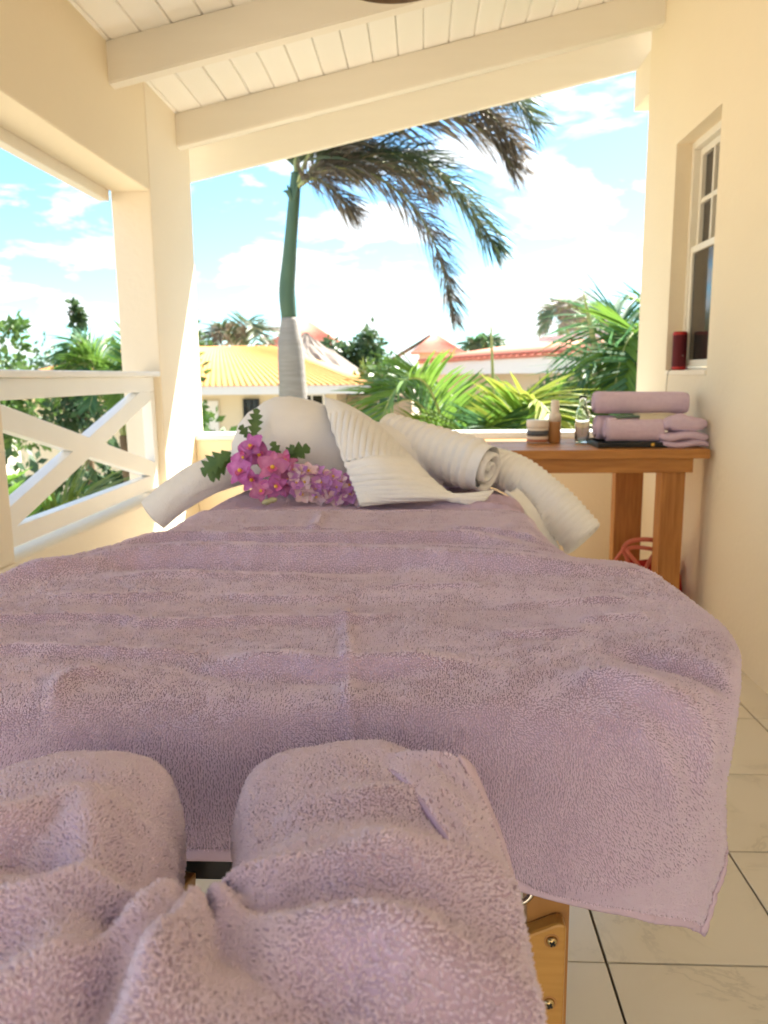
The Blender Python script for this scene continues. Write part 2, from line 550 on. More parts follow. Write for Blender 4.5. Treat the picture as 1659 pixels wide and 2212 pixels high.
# ------------------------------------------------------------------ house wall with window
WY0, WY1, WZ0, WZ1 = 3.548, 4.135, 1.138, 2.248
hw = thing('house_wall', 'cream plastered house wall with a small recessed sash window, beside the wooden side table', 'wall', (XR, 3.0, 0))
bm = bmesh.new()
add_box(bm, (XR, -2.1, -0.05), (XR + .26, WY0, 3.3))
add_box(bm, (XR, WY1, -0.05), (XR + .26, YE, 3.3))
add_box(bm, (XR, WY0, -0.05), (XR + .26, WY1, WZ0))
add_box(bm, (XR, WY0, WZ1), (XR + .26, WY1, 3.3))
bmesh.ops.remove_doubles(bm, verts=bm.verts, dist=1e-5)
bm.faces.ensure_lookup_table()
seen = {}
for f in list(bm.faces):
    c = f.calc_center_median(); k = (round(c.x, 4), round(c.y, 4), round(c.z, 4))
    seen.setdefault(k, []).append(f)
kill = [f for fs in seen.values() if len(fs) > 1 for f in fs]
bmesh.ops.delete(bm, geom=kill, context='FACES_ONLY')
wl_o = link('plaster_face', bmmesh('plaster_face', bm), M['wall'], hw)
wx = XR + 0.075


def win_rect(name, y0, y1, z0, z1, w, x0, x1, m, parent):
    """rectangular window frame in a plane of constant X"""
    bm = bmesh.new()
    add_box(bm, (x0, y0, z0), (x1, y0 + w, z1), .003)
    add_box(bm, (x0, y1 - w, z0), (x1, y1, z1), .003)
    add_box(bm, (x0, y0 + w, z0), (x1, y1 - w, z0 + w), .003)
    add_box(bm, (x0, y0 + w, z1 - w), (x1, y1 - w, z1), .003)
    return link(name, bmmesh(name, bm), m, parent)


wf = win_rect('window_frame', WY0, WY1, WZ0, WZ1, 0.035, wx, wx + .10, M['frame'], hw)
ws = box('window_sill', (XR - 0.006, WY0 + .001, WZ0 - .001), (wx + .02, WY1 - .001, WZ0 + 0.022), M['wall2'], hw)
zm = 1.735
us = win_rect('upper_sash', WY0 + .037, WY1 - .037, zm - .012, WZ1 - .037, 0.032, wx + .03, wx + .075, M['frame'], hw)
ls = win_rect('lower_sash', WY0 + .037, WY1 - .037, WZ0 + .040, zm + .022, 0.032, wx + .006, wx + .028, M['frame'], hw)
yc = (WY0 + WY1) / 2
y0, y1 = WY0 + .07, WY1 - .07
zt0, zt1 = zm + .022, WZ1 - .070
zc_ = (zt0 + zt1) / 2
cw = (y1 - y0) / 3
for k in (1, 2):
    box('muntin', (wx + .032, y0 + k * cw - .010, zt0), (wx + .06, y0 + k * cw + .010, zt1), M['frame'], us, .002)
for k in range(3):
    a_, b_ = y0 + k * cw + (.0105 if k else 0), y0 + (k + 1) * cw - (.0105 if k < 2 else 0)
    box('muntin', (wx + .033, a_, zc_ - .011), (wx + .059, b_, zc_ + .011), M['frame'], us, .002)
    for c, d in ((zt0, zc_ - .011), (zc_ + .011, zt1)):
        box('pane', (wx + .050, a_, c), (wx + .055, b_, d), M['pane'], us, 0)
box('pane', (wx + .017, y0, WZ0 + .072), (wx + .022, y1, zm - .010), M['pane'], ls, 0)
box('muntin', (wx + .024, y0, 1.43), (wx + .027, y1, 1.452), M['frame'], ls, 0)
# the wall-plate stub that carries the last rafter past the wall end
st = box('wall_plate_end', (XR, YE + .001, 2.66), (XR + .24, 4.995, 2.875), M['wall2'], hw)

# ------------------------------------------------------------------ left masonry
LO = -1.507
low = thing('low_wall', 'low cream plastered wall under the white cross-braced railing', 'wall', (XL, 3.2, 0))
box('plaster_face', (LO, -1.6, -.05), (XL, 3.949, 0.565), M['wall2'], low, .012)
lw2 = thing('end_parapet', 'low white topped parapet wall at the end of the veranda behind the side table', 'wall', (0, 4.6, 0))
box('plaster_face', (XL + .001, 4.50, -.05), (XR - .001, YE - .003, 0.79), M['wall'], lw2, .006)
box('coping', (XL + .001, 4.488, 0.791), (XR - .001, YE + .01, 0.826), M['white'], lw2, .008)
cp = thing('corner_pillar', 'square cream corner pillar with a sunlit wedge, right of the railing', 'pillar', (-1.41, 4.3, 0))
box('shaft', (LO, 3.95, -.05), (XL, YE, 2.60), M['wall2'], cp, .008)
sp = thing('side_pillar', 'cream pillar at the near end of the railing, cut by the picture edge', 'pillar', (-1.41, 2.2, 0))
box('shaft', (LO, 1.85, .566), (XL - .001, 2.41, 2.041), M['wall2'], sp, .010)
lb = thing('lintel_beam', 'deep cream plastered lintel beam above the railing, under the plank ceiling', 'beam', (-1.4, 1.5, 2.3))
box('plaster_face', (LO + .004, -2.1, 2.042), (XL - .002, 3.9495, 2.62), M['wall'], lb, .008)
box('eave_board', (LO - .05, -2.1, 1.995), (LO + .003, 3.93, 2.30), M['rafter'], lb, .004)
bw = thing('bounce_wall', 'ochre wall added out of view behind the viewer to bounce fill light', 'wall', (0, -5.6, 0))
box('plaster_face', (-4.5, -5.9, -.05), (4.5, -5.6, 3.6), M['bouncewall'], bw, .0)  # wall added out of view; its tone sets the fill from behind
ter = link('bounce_floor', npmesh('bounce_floor', [(-4.5, -5.59, -.03), (4.5, -5.59, -.03), (4.5, -1.61, -.03), (-4.5, -1.61, -.03)], [(0, 1, 2, 3)]), M['bounce_floor'])  # unseen sunlit floor added to bounce light in from behind the camera
tag(ter, kind='structure')

# ------------------------------------------------------------------ roof: planks, rafters
SL = 0.211
zc = lambda x: 2.54 + SL * (x - XL)
roof = thing('veranda_roof', 'white plank veranda ceiling on sloping rafters', 'roof', (0, 1.5, 2.8))
th = math.atan(SL)
dvec = Vector((math.cos(th), 0, math.sin(th))); nvec = Vector((-math.sin(th), 0, math.cos(th)))
PW = 0.134


def extr(prof, y0, y1):
    """profile of (along slope, up) extruded in Y, local to its origin"""
    n = len(prof)
    V = [(p[0], y, p[1]) for y in (y0, y1) for p in prof]
    F = [(i, (i + 1) % n, n + (i + 1) % n, n + i) for i in range(n)]
    return V, F, [tuple(range(n))[::-1], tuple(range(n, 2 * n))]


hwid = PW / 2 - .0012
V, F, C = extr([(-hwid, .006), (-hwid + .006, 0), (hwid - .006, 0), (hwid, .006), (hwid, .018), (-hwid, .018)], -2.1 - 1.5, 5.06 - 1.5)
plank_me = poly_mesh('plank', V, list(F) + C, False); plank_me.materials.append(M['ceil'])
x = -1.62
k = 0
while x < 1.75:
    o = bpy.data.objects.new('plank', plank_me); o.parent = roof
    o.location = (x, 0, zc(x) - 2.8 + rng.normal(0, .0006)); o.rotation_euler = (rng.normal(0, .0002), -th, 0)
    COL.objects.link(o)
    x += PW * math.cos(th); k += 1
bm = bmesh.new()
mt = Matrix((dvec, (0, 1, 0), nvec)).transposed().to_4x4(); mt.translation = Vector((0.05, 1.49, zc(.05))) + nvec * .05
add_box(bm, (-1.85, -3.58, -.028), (1.85, 3.58, .05), 0, mt)
link('roof_deck', bmmesh('roof_deck', bm), M['dark_gap'], roof)


def rafter(name, y, x0, x1, dep, thick, drop=0.0):
    bm = bmesh.new()
    V = []
    for x in (x0, x1):
        zt = zc(x) - .0015
        zb = zt - dep
        V += [(x, y, zt), (x, y, zb), (x, y + thick, zb), (x, y + thick, zt)]
    vs = [bm.verts.new(v) for v in V]
    for f in ((0, 1, 2, 3), (7, 6, 5, 4), (0, 4, 5, 1), (1, 5, 6, 2), (2, 6, 7, 3), (3, 7, 4, 0)):
        bm.faces.new([vs[i] for i in f])
    es = [e for e in bm.edges if abs(e.verts[0].co.x - e.verts[1].co.x) > .5 and min(e.verts[0].co.z - zc(e.verts[0].co.x), 0) < -.05]
    bmesh.ops.bevel(bm, geom=es, offset=.006, segments=2, affect='EDGES')
    return link(name, bmmesh(name, bm), M['rafter'], roof)


for y in (0.71, 1.64, 2.57, 3.50, 4.43):
    rafter('rafter', y, XL - .03 if y < 4 else XL - .004, XR + .02, 0.165, .075)
rafter('end_rafter', 5.00, -1.70, XR + .45, 0.185, .05)
rafter('rafter', -.22, XL - .03, XR + .02, 0.165, .075)

# ------------------------------------------------------------------ railing
RX0, RX1 = -1.395, -1.345
rl = thing('railing', 'white wooden railing panel with one large X brace over the low wall', 'railing', (-1.37, 3.2, .6))
box('top_rail', (RX0, 2.412, 1.083), (RX1, 3.948, 1.155), M['white'], rl, .004)
box('handrail_cap', (-1.42, 2.411, 1.156), (-1.31, 3.948, 1.181), M['white'], rl, .006)
box('bottom_rail', (RX0, 2.412, 0.600), (RX1, 3.948, 0.668), M['white'], rl, .004)
box('end_stile', (RX0, 3.892, 0.669), (RX1, 3.947, 1.082), M['white'], rl, .004)
A = [(2.36, .668, 3.89, 1.082), (2.36, 1.06, 3.89, .690)]
for i, (ya, za, yb, zb) in enumerate(A):
    xo = -1.370 + (0.0012 if i else -0.0012)
    me = bar_mesh('brace', (xo, ya, za), (xo, yb, zb), 0.046 if i else .050, 0.078, .003)
    link('brace', me, M['white'], rl)

# ------------------------------------------------------------------ side table
stb = thing('side_table', 'honey coloured pine side table against the house wall', 'table', (.75, 3.7, 0))
for k in range(5):
    ya = 3.385 + k * .123
    box('board', (.10, ya, .787), (1.232, ya + .1215, .826 + rng.normal(0, .0006)), M['wood'], stb, .003)
box('apron', (.16, 3.42, .722), (1.175, 3.448, .7865), M['wood'], stb, .003)
box('apron', (.16, 3.92, .722), (1.175, 3.948, .7865), M['wood'], stb, .003)
for (lx, ly, w, d) in ((1.052, 3.45, .103, .09), (.955, 3.86, .135, .075), (.15, 3.45, .10, .09), (.15, 3.86, .10, .08)):
    box('leg', (lx, ly, 0.001), (lx + w, ly + d, .7865 if not (ly > 3.8) else .72), M['woodv'], stb, .004)
box('stretcher', (1.06, 3.541, .10), (1.10, 3.859, .16), M['wood'], stb, .003)


# ------------------------------------------------------------------ cloth helpers
class Grid:
    """a parametric cloth surface sampled on a regular grid"""
    def __init__(s, us, vs, P):
        s.us, s.vs, s.P = us, vs, P
        du = np.gradient(P, axis=0); dv = np.gradient(P, axis=1)
        s.tu = du / (np.linalg.norm(du, axis=-1, keepdims=True) + 1e-12)
        s.tv = dv / (np.linalg.norm(dv, axis=-1, keepdims=True) + 1e-12)
        N = np.cross(s.tu, s.tv); s.N = N / (np.linalg.norm(N, axis=-1, keepdims=True) + 1e-12)

    def at(s, A, u, v):
        fu = np.clip((u - s.us[0]) / (s.us[-1] - s.us[0]) * (len(s.us) - 1), 0, len(s.us) - 1.001)
        fv = np.clip((v - s.vs[0]) / (s.vs[-1] - s.vs[0]) * (len(s.vs) - 1), 0, len(s.vs) - 1.001)
        i = fu.astype(int); j = fv.astype(int); a = (fu - i)[:, None]; b = (fv - j)[:, None]
        return (A[i, j] * (1 - a) + A[i + 1, j] * a) * (1 - b) + (A[i, j + 1] * (1 - a) + A[i + 1, j + 1] * a) * b

    def mesh(s, name):
        return npmesh(name, s.P.reshape(-1, 3), grid_faces(len(s.us), len(s.vs)), True)


def pile_mesh(name, g, u, v, ang, length, width, height, sd=1, droop=0.0):
    """terry loops: one small four-faced grain per loop lying on the cloth"""
    r = np.random.default_rng(sd)
    n = len(u)
    P = g.at(g.P, u, v); N = g.at(g.N, u, v); A = g.at(g.tu, u, v); B = g.at(g.tv, u, v)
    N /= np.linalg.norm(N, axis=1, keepdims=True)
    D = np.cos(ang)[:, None] * A + np.sin(ang)[:, None] * B
    if droop:
        w = np.clip(1 - np.abs(N[:, 2:3]), 0, 1) * droop
        D = D * (1 - w) + w * np.array([0, 0, -1.0])
    D = D - N * np.sum(D * N, 1, keepdims=True)
    D /= np.linalg.norm(D, axis=1, keepdims=True) + 1e-9
    S = np.cross(N, D)
    L = (length * r.uniform(.7, 1.35, n))[:, None]; W = (width * r.uniform(.75, 1.25, n))[:, None]
    H = (height * r.uniform(.6, 1.4, n))[:, None]
    lift = r.uniform(0.15, .75, n)[:, None]
    b = P - D * L * .45 - N * .0006
    t = P + D * L * .55 + N * H * lift
    l = P + S * W * .5 + N * H * .25
    q = P - S * W * .5 + N * H * .25
    m_ = P + D * L * .12 + N * H
    V = np.stack([b, l, t, q, m_], 1).reshape(-1, 3)
    base = np.arange(n)[:, None] * 5
    F = np.concatenate([base + np.array(x)[None] for x in ((0, 4, 1), (1, 4, 2), (2, 4, 3), (3, 4, 0))], 0)
    return npmesh(name, V, F, True)


def jgrid(u0, u1, v0, v1, sp, sd, jit=.75):
    r = np.random.default_rng(sd)
    nu, nv = int((u1 - u0) / sp), int((v1 - v0) / sp)
    a, b = np.meshgrid(np.arange(nu) + .5, np.arange(nv) + .5, indexing='ij')
    a = a + r.uniform(-.5, .5, a.shape) * jit; b = b + r.uniform(-.5, .5, b.shape) * jit
    return (u0 + a * sp).ravel(), (v0 + b * sp).ravel()


def seg_closest(pu, pv, poly):
    """closest point on closed polyline; returns distance, closest xy, signed inside flag, arclength"""
    A = np.asarray(poly, float); B = np.roll(A, -1, 0)
    D = B - A; L = np.hypot(D[:, 0], D[:, 1]); cum = np.concatenate([[0], np.cumsum(L)])[:-1]
    best = np.full(pu.shape, 1e9); cx = np.zeros_like(pu); cy = np.zeros_like(pu); ar = np.zeros_like(pu)
    inside = np.zeros(pu.shape, bool)
    for i in range(len(A)):
        wx_, wy_ = pu - A[i, 0], pv - A[i, 1]
        t = np.clip((wx_ * D[i, 0] + wy_ * D[i, 1]) / (L[i] ** 2 + 1e-12), 0, 1)
        qx, qy = A[i, 0] + t * D[i, 0], A[i, 1] + t * D[i, 1]
        d = np.hypot(pu - qx, pv - qy)
        k = d < best
        best = np.where(k, d, best); cx = np.where(k, qx, cx); cy = np.where(k, qy, cy); ar = np.where(k, cum[i] + t * L[i], ar)
        y1_, y2_ = A[i, 1], B[i, 1]
        cond = ((y1_ > pv) != (y2_ > pv))
        xx = (B[i, 0] - A[i, 0]) * (pv - y1_) / ((y2_ - y1_) if abs(y2_ - y1_) > 1e-12 else 1e-12) + A[i, 0]
        inside ^= cond & (pu < xx)
    return best, cx, cy, inside, ar


def ridge(u, v, pts, amp, w, asym=1.0, n=14):
    """soft raised fold along a polyline, fading out at both ends"""
    P = curve([(p[0], p[1], 0) for p in pts], n)[:, :2]
    best = np.full(u.shape, 1e9); tt = np.zeros_like(u); sg = np.zeros_like(u)
    for i in range(n - 1):
        a, d = P[i], P[i + 1] - P[i]
        L2 = d.dot(d) + 1e-12
        t = np.clip(((u - a[0]) * d[0] + (v - a[1]) * d[1]) / L2, 0, 1)
        ex, ey = u - a[0] - t * d[0], v - a[1] - t * d[1]
        q = np.hypot(ex, ey); k = q < best
        best = np.where(k, q, best); tt = np.where(k, (i + t) / (n - 1), tt)
        sg = np.where(k, np.sign(ey), sg)
    ww = np.where(sg > 0, w * asym, w)
    fade = np.clip(np.minimum(tt, 1 - tt) * 5 + .25, 0, 1)
    return amp * fade * np.exp(-(best / ww) ** 2)


def smooth_poly(pts, n=220, rounds=4):
    P = np.asarray(pts, float)
    for _ in range(rounds):   # Chaikin corner cutting
        Q = np.roll(P, -1, 0)
        P = np.stack([.78 * P + .22 * Q, .22 * P + .78 * Q], 1).reshape(-1, 2)
    d = np.concatenate([[0], np.cumsum(np.hypot(*(np.roll(P, -1, 0) - P).T))])
    PP = np.vstack([P, P[:1]])
    s = np.linspace(0, d[-1], n, endpoint=False)
    return np.stack([np.interp(s, d, PP[:, 0]), np.interp(s, d, PP[:, 1])], 1)


ZT = 0.83
# ------------------------------------------------------------------ massage table
mtb = thing('massage_table', 'portable wooden massage table with black padding, under the lavender towels', 'massage table', (-.15, 1.6, 0))
bm = bmesh.new(); add_box(bm, (-.515, .76, .757), (.215, 2.50, .814), .022)
link('padded_top', bmmesh('padded_top', bm, True), M['vinyl'], mtb)
for (x0, x1) in ((.218, .325), (-.652, -.518)):
    bm = bmesh.new(); add_box(bm, (x0, .86, .767), (x1, 1.29, .812), .02)
    link('arm_rest', bmmesh('arm_rest', bm, True), M['vinyl'], mtb)
box('rim_board', (-.50, .775, .690), (.20, .80, .756), M['beech'], mtb, .004)
box('rim_board', (-.50, 2.46, .690), (.20, 2.485, .756), M['beech'], mtb, .004)
box('rim_board', (-.51, .801, .690), (-.485, 2.459, .756), M['beech'], mtb, .004)
box('rim_board', (.185, .801, .690), (.21, 2.459, .756), M['beech'], mtb, .004)
box('crossbar', (-.43, .792, .588), (.10, .832, .622), M['black'], mtb, .004)
for lx in (.112, -.452):
    for ly in (.758, 2.38):
        box('leg', (lx, ly, 0.0), (lx + .046, ly + .034, .689), M['beechd'], mtb, .003)
# curved cross panel screwed to the near legs, and the screws
def cross_panel(y0, y1, parent):
    xs = np.linspace(-.450, .151, 180)
    top = lambda x: .588 - .075 * max(0, 1 - ((x + .15) / .30) ** 2) - .008 * max(0, (abs(x + .15) - .289) / .012) ** 2
    V, F = [], []
    n = len(xs)
    for y in (y0, y1):
        for x in xs: V.append((x, y, top(x)))
        for x in xs: V.append((x, y, .30))
    for i in range(n - 1):
        F.append((i, i + 1, n + i + 1, n + i)); F.append((2 * n + i, 3 * n + i, 3 * n + i + 1, 2 * n + i + 1))
        F.append((i, 2 * n + i, 2 * n + i + 1, i + 1)); F.append((n + i, n + i + 1, 3 * n + i + 1, 3 * n + i))
    F.append((0, n, 3 * n, 2 * n)); F.append((n - 1, 3 * n - 1, 4 * n - 1, 2 * n - 1))
    me = poly_mesh('cross_panel', V, F, False)
    o = link('cross_panel', me, M['beech'], parent)
    b = o.modifiers.new('edge', 'BEVEL'); b.width = .003; b.segments = 2; b.limit_method = 'ANGLE'
    return o
cpn = cross_panel(.738, .7575, mtb)
for (sx, sz) in ((.136, .564), (.135, .490), (-.436, .564), (-.435, .490)):
    prof = [(0.0001, .0042), (.0022, .0041), (.0045, .0031), (.0056, .0012), (.0060, -.0004)]
    V, F = lathe_arr(prof, (0, 0, 0), 20)
    V = [(sx + a, .7375 - c, sz + b) for a, b, c in V]
    sc_o = link('screw', poly_mesh('screw', V, F, True), M['brass'], cpn)
    V, F = lathe_arr([(.0060, 0), (.0078, .0006), (.0082, -.0002)], (0, 0, 0), 20)
    V = [(sx + a, .7378 - c, sz + b) for a, b, c in V]
    bmx = bmesh.new()
    add_box(bmx, (-.0032, -.0052, -.0008), (.0032, -.0038, .0008)); add_box(bmx, (-.0008, -.0053, -.0032), (.0008, -.0039, .0032))
    bmesh.ops.rotate(bmx, verts=bmx.verts, cent=(0, 0, 0), matrix=Matrix.Rotation(.5, 3, 'Y'))
    bmesh.ops.translate(bmx, verts=bmx.verts, vec=(sx, .7377, sz))
    me = bmmesh('washer', bmx)
    link('washer', poly_mesh('washer', V, F, True), M['beechd'], cpn)
    link('screw_slot', me, M['black'], cpn)
a = np.linspace(0, 2 * np.pi, 33)
V, F = tube_arr(np.stack([.098 + .021 * np.cos(a), .756 + 0 * a + .004 * np.sin(a), .617 + .021 * np.sin(a)], 1), .0034, 10, False)
link('steel_ring', poly_mesh('steel_ring', V, F, True), M['steel'], mtb)
link('strap', bar_mesh('strap', (.098, .785, .66), (.098, .770, .60), .03, .004), M['lavhem'], mtb)
link('cradle_arm', bar_mesh('cradle_arm', (-.262, .775, .59), (-.262, .45, .700), .022, .035), M['beech'], mtb)
link('cradle_arm', bar_mesh('cradle_arm', (-.065, .775, .60), (-.105, .45, .715), .022, .035), M['beech'], mtb)
V, F = lathe_arr([(.0001, .009), (.005, .009), (.007, .006), (.007, 0), (.0001, 0)], (0, 0, 0), 12)
V = [(-.240 + c, .735 + b, .594 + a_) for a_, b, c in V]
link('bolt', poly_mesh('bolt', V, F, True), M['steel'], mtb)

# ------------------------------------------------------------------ lavender bath sheet over the table
outline = smooth_poly([(.23, 2.05), (.232, 1.52), (.258, 1.35), (.355, 1.318), (.372, 1.20), (.378, 1.02), (.360, .91), (.304, .820), (.205, .780),
                       (-.02, .770), (-.30, .768), (-.62, .765), (-.69, .82), (-.695, 1.05), (-.670, 1.19), (-.595, 1.31), (-.525, 1.46), (-.53, 2.05)], 800, 5)
WR = [([(-.75, 1.20), (-.637, 1.3), (-.509, 1.478), (-.321, 1.466), (-.072, 1.484), (.081, 1.486), (.203, 1.41)], .010, .020, 2.2),
      ([(-.72, 1.16), (-.619, 1.229), (-.479, 1.328), (-.334, 1.332), (-.065, 1.315), (.145, 1.262), (.314, 1.244)], .013, .026, 2.4),
      ([(-.70, .96), (-.561, .977), (-.424, .989), (-.333, .955), (-.204, .982), (-.097, .978), (-.03, 1.007)], .0045, .010, 1.6),
      ([(-.58, .87), (-.45, .865), (-.357, .857), (-.246, .853)], .0040, .009, 1.5),
      ([(-.235, .822), (-.147, .828), (-.106, .810), (-.041, .820), (.06, .826)], .0068, .012, 2.2),
      ([(-.35, .804), (-.372, .795), (-.383, .77), (-.374, .715)], .0050, .010, 1.3),
      ([(-.107, 1.06), (-.092, .92), (-.078, .78), (-.070, .66)], .0028, .007, 1.0),
      ([(-.235, 1.82), (-.219, 1.535)], .0035, .010, 1.0),
      ([(-.06, 1.155), (.02, 1.160), (.10, 1.156)], .0032, .009, 1.6),
      ([(.20, .982), (.25, .993), (.30, 1.002)], .0040, .009, 1.5),
      ([(.09, .928), (.15, .938), (.21, .944)], .0032, .008, 1.5),
      ([(-.40, 1.56), (-.30, 1.60), (-.15, 1.57), (-.02, 1.59)], .0045, .012, 1.5),
      ([(-.33, 1.52), (-.20, 1.53), (-.10, 1.56)], .0040, .010, 1.5),
      ([(.05, 1.60), (.15, 1.56), (.24, 1.47)], .0055, .013, 1.4),
      ([(-.02, 1.42), (.10, 1.40), (.24, 1.33)], .0055, .012, 1.5),
      ([(.16, .80), (.236, .772), (.30, .735), (.33, .69)], .0075, .018, 1.2),
      ([(.20, .735), (.25, .70), (.30, .655)], .0060, .014, 1.2),
      ([(-.10, .74), (.0, .735), (.1, .742)], .0025, .012, 1.5),
      ([(-.30, 1.10), (-.2, 1.085), (-.1, 1.10)], .0028, .010, 1.5),
      ([(-.55, 1.10), (-.45, 1.09), (-.36, 1.105)], .0036, .011, 1.5),
      ([(.10, 1.05), (.2, 1.07), (.30, 1.09)], .0028, .010, 1.5),
      ([(-.50, 1.20), (-.38, 1.215), (-.26, 1.20), (-.15, 1.205)], .0035, .012, 1.5)]
VAL = [([(.22, .872), (.286, .838), (.335, .80)], .008, .020, 1.0), ([(-.30, .835), (-.2, .80), (-.1, .792), (0, .80)], .0028, .016, 1.0),
       ([(-.65, 1.27), (-.5, 1.285), (-.3, 1.27), (-.05, 1.25)], .005, .022, 1.0), ([(-.5, 1.41), (-.3, 1.40), (-.05, 1.405), (.1, 1.36)], .004, .022, 1.0)]


def drape(u, v, outl, z0, r=.028, fold=1.0, seed=3, hangk=1.0, tuck=.0):
    d, cx, cy, ins, ar = seg_closest(u, v, outl)
    top = 0.0022 * fbm(u * 9, v * 26, seed, 4) + .0016 * fbm(u * 30, v * 60, seed + 9, 3) + .004 * fbm(u * 3.1, v * 4.2, seed + 5, 2)
    for p in WR: top = top + 2.3 * ridge(u, v, *p)
    for p in VAL: top = top - 2.3 * ridge(u, v, *p)
    s = np.where(ins, 0, d)
    nx = np.where(d > 1e-6, (u - cx) / (d + 1e-9), 0); ny = np.where(d > 1e-6, (v - cy) / (d + 1e-9), 0)
    s = np.where(s > .22, .22 + (s - .22) * .4, s)
    q = r * np.pi / 2
    ang = np.clip(s / r, 0, np.pi / 2)
    r = r + .024 * np.clip(-ny, 0, 1)
    q = r * np.pi / 2
    ang = np.clip(s / r, 0, np.pi / 2)
    off = r * np.sin(ang) + np.clip(s - q, 0, None) * .05
    drop = r * (1 - np.cos(ang)) + np.clip(s - q, 0, None) * hangk
    # fall-off toward the rim, the cushion is a little crowned
    rim = np.where(ins, np.clip(1 - d / .05, 0, 1) ** 2 * .004, .004)
    # folds in the hanging part, along the fan angle at corners and the rim elsewhere
    fa = np.arctan2(ny, nx)
    w = np.clip(s / .10, 0, 1.6)
    wav = .010 * vnoise(ar * 7, s * 3, seed + 2) * (1 - np.abs(np.sin(2 * fa))) - .028 * np.exp(-((fa + .40) / .26) ** 2) * (nx > 0) - .005 * np.exp(-((fa + .95) / .45) ** 2) * (nx > 0) + .008 * np.exp(-((fa + .05) / .18) ** 2) * (nx > 0)
    off = off + fold * w * wav - tuck * w
    x = np.where(ins, u, cx + nx * off) + np.where(ins, 0, -ny * .010 * w * vnoise(ar * 6, s * 4, seed + 7))
    y = np.where(ins, v, cy + ny * off)
    fade = np.exp(-s / .09)
    z = z0 - rim - drop + top * fade
    x = x + nx * top * (1 - fade) * .8; y = y + ny * top * (1 - fade) * .8
    return np.stack([x, y, z], -1)


def add_hem(name, g, which, m, parent, off=.002, inset=5):
    """flat woven border along one edge of a cloth grid"""
    if which == 'v0': a, nrm = g.P[:, :inset], g.N[:, :inset]
    elif which == 'v1': a, nrm = g.P[:, -inset:], g.N[:, -inset:]
    elif which == 'u1': a, nrm = g.P[-inset:].transpose(1, 0, 2), g.N[-inset:].transpose(1, 0, 2)
    else: a, nrm = g.P[:inset].transpose(1, 0, 2), g.N[:inset].transpose(1, 0, 2)
    n, k = a.shape[:2]
    prof = np.sin(np.linspace(0, np.pi, k)) * .0012 + off
    V = (a + nrm * prof[None, :, None]).reshape(-1, 3)
    o = link(name, npmesh(name, V, grid_faces(n, k), True), m, parent)
    sm = o.modifiers.new('thick', 'SOLIDIFY'); sm.thickness = .003; sm.offset = -1
    return o


U0, U1, V0, V1 = -.86, .498, .535, 1.862
us_ = np.linspace(U0, U1, 300); vs_ = np.linspace(V0, V1, 290)
UU, VV = np.meshgrid(us_, vs_, indexing='ij')
lowe = np.interp(UU, [-.86, -.2, .1, .33, .5], [.585, .578, .552, .470, .450])
VVe = np.where(VV < .765, .765 + (VV - .765) * (.765 - lowe) / (.765 - V0), VV)
P = drape(UU.ravel(), VVe.ravel(), outline, ZT).reshape(300, 290, 3)
gA = Grid(us_, vs_, P)
tw = link('bath_towel', gA.mesh('bath_towel'), M['lavshade'])
tag(tw, 'large lavender terry bath towel spread wide over the near half of the massage table', 'towel')
sm = tw.modifiers.new('thick', 'SOLIDIFY'); sm.thickness = .004; sm.offset = -1
add_hem('hem', gA, 'v0', M['lavhem'], tw)
add_hem('hem', gA, 'v1', M['lavhem'], tw, inset=4)
add_hem('hem', gA, 'u1', M['lavhem'], tw)
for (a, b, spc, ln, wd, ht, sd) in ((V0 + .016, 1.06, .0024, .0037, .0016, .0036, 1), (1.06, V1 - .012, .0032, .0046, .0022, .0036, 2)):
    u, v = jgrid(U0 + .014, U1 - .014, a, b, spc, sd)
    an = 2.2 * fbm(u * 9, v * 9, 31, 3) + 1.3 * vnoise(u * 60, v * 60, 33) + rng.normal(0, .5, len(u)) - 1.2
    po = link('pile', pile_mesh('pile', gA, u, v, an, ln, wd, ht, sd, .7), M['lav'], tw)
    po['kind'] = 'stuff'

# second sheet over the far end
out2 = smooth_poly([(.232, 2.53), (.232, 1.4), (-.53, 1.4), (-.53, 2.53)], 120, 3)
us2 = np.linspace(-.80, .50, 150); vs2 = np.linspace(1.78, 2.62, 90)
UU, VV = np.meshgrid(us2, vs2, indexing='ij')
WR2, VA2 = WR, VAL
WR = [([(.02, 1.96), (.12, 1.93), (.25, 1.88)], .008, .018, 1.3), ([(.05, 2.06), (.15, 2.04), (.27, 2.0)], .009, .02, 1.2), ([(-.45, 1.95), (-.3, 1.94), (-.1, 1.95)], .003, .02, 1.2)]
VAL = []
P = drape(UU.ravel(), VV.ravel(), out2, ZT - .010, .03, 1.0, 21).reshape(150, 90, 3)
gB = Grid(us2, vs2, P)
sh = link('table_sheet', gB.mesh('table_sheet'), M['lavfar'])
tag(sh, 'lavender towel over the far end of the massage table, beneath the flowers and white bolster', 'towel')
sm = sh.modifiers.new('thick', 'SOLIDIFY'); sm.thickness = .004; sm.offset = -1
u, v = jgrid(-.79, .49, 1.79, 2.3, .0038, 5)
an = 5 * fbm(u * 7, v * 7, 41, 3) + rng.normal(0, .4, len(u))
po = link('pile', pile_mesh('pile', gB, u, v, an, .0052, .0028, .0022, 5, .6), M['lavfar'], sh)
po['kind'] = 'stuff'

# ------------------------------------------------------------------ face cradle and its towel
crd = thing('face_cradle', 'horseshoe face cradle cushion at the head of the table, wrapped in a lavender towel', 'headrest', (-.157, .45, .70))
CX, CY, RC, ROT = -.137, .428, .1125, R_(14)


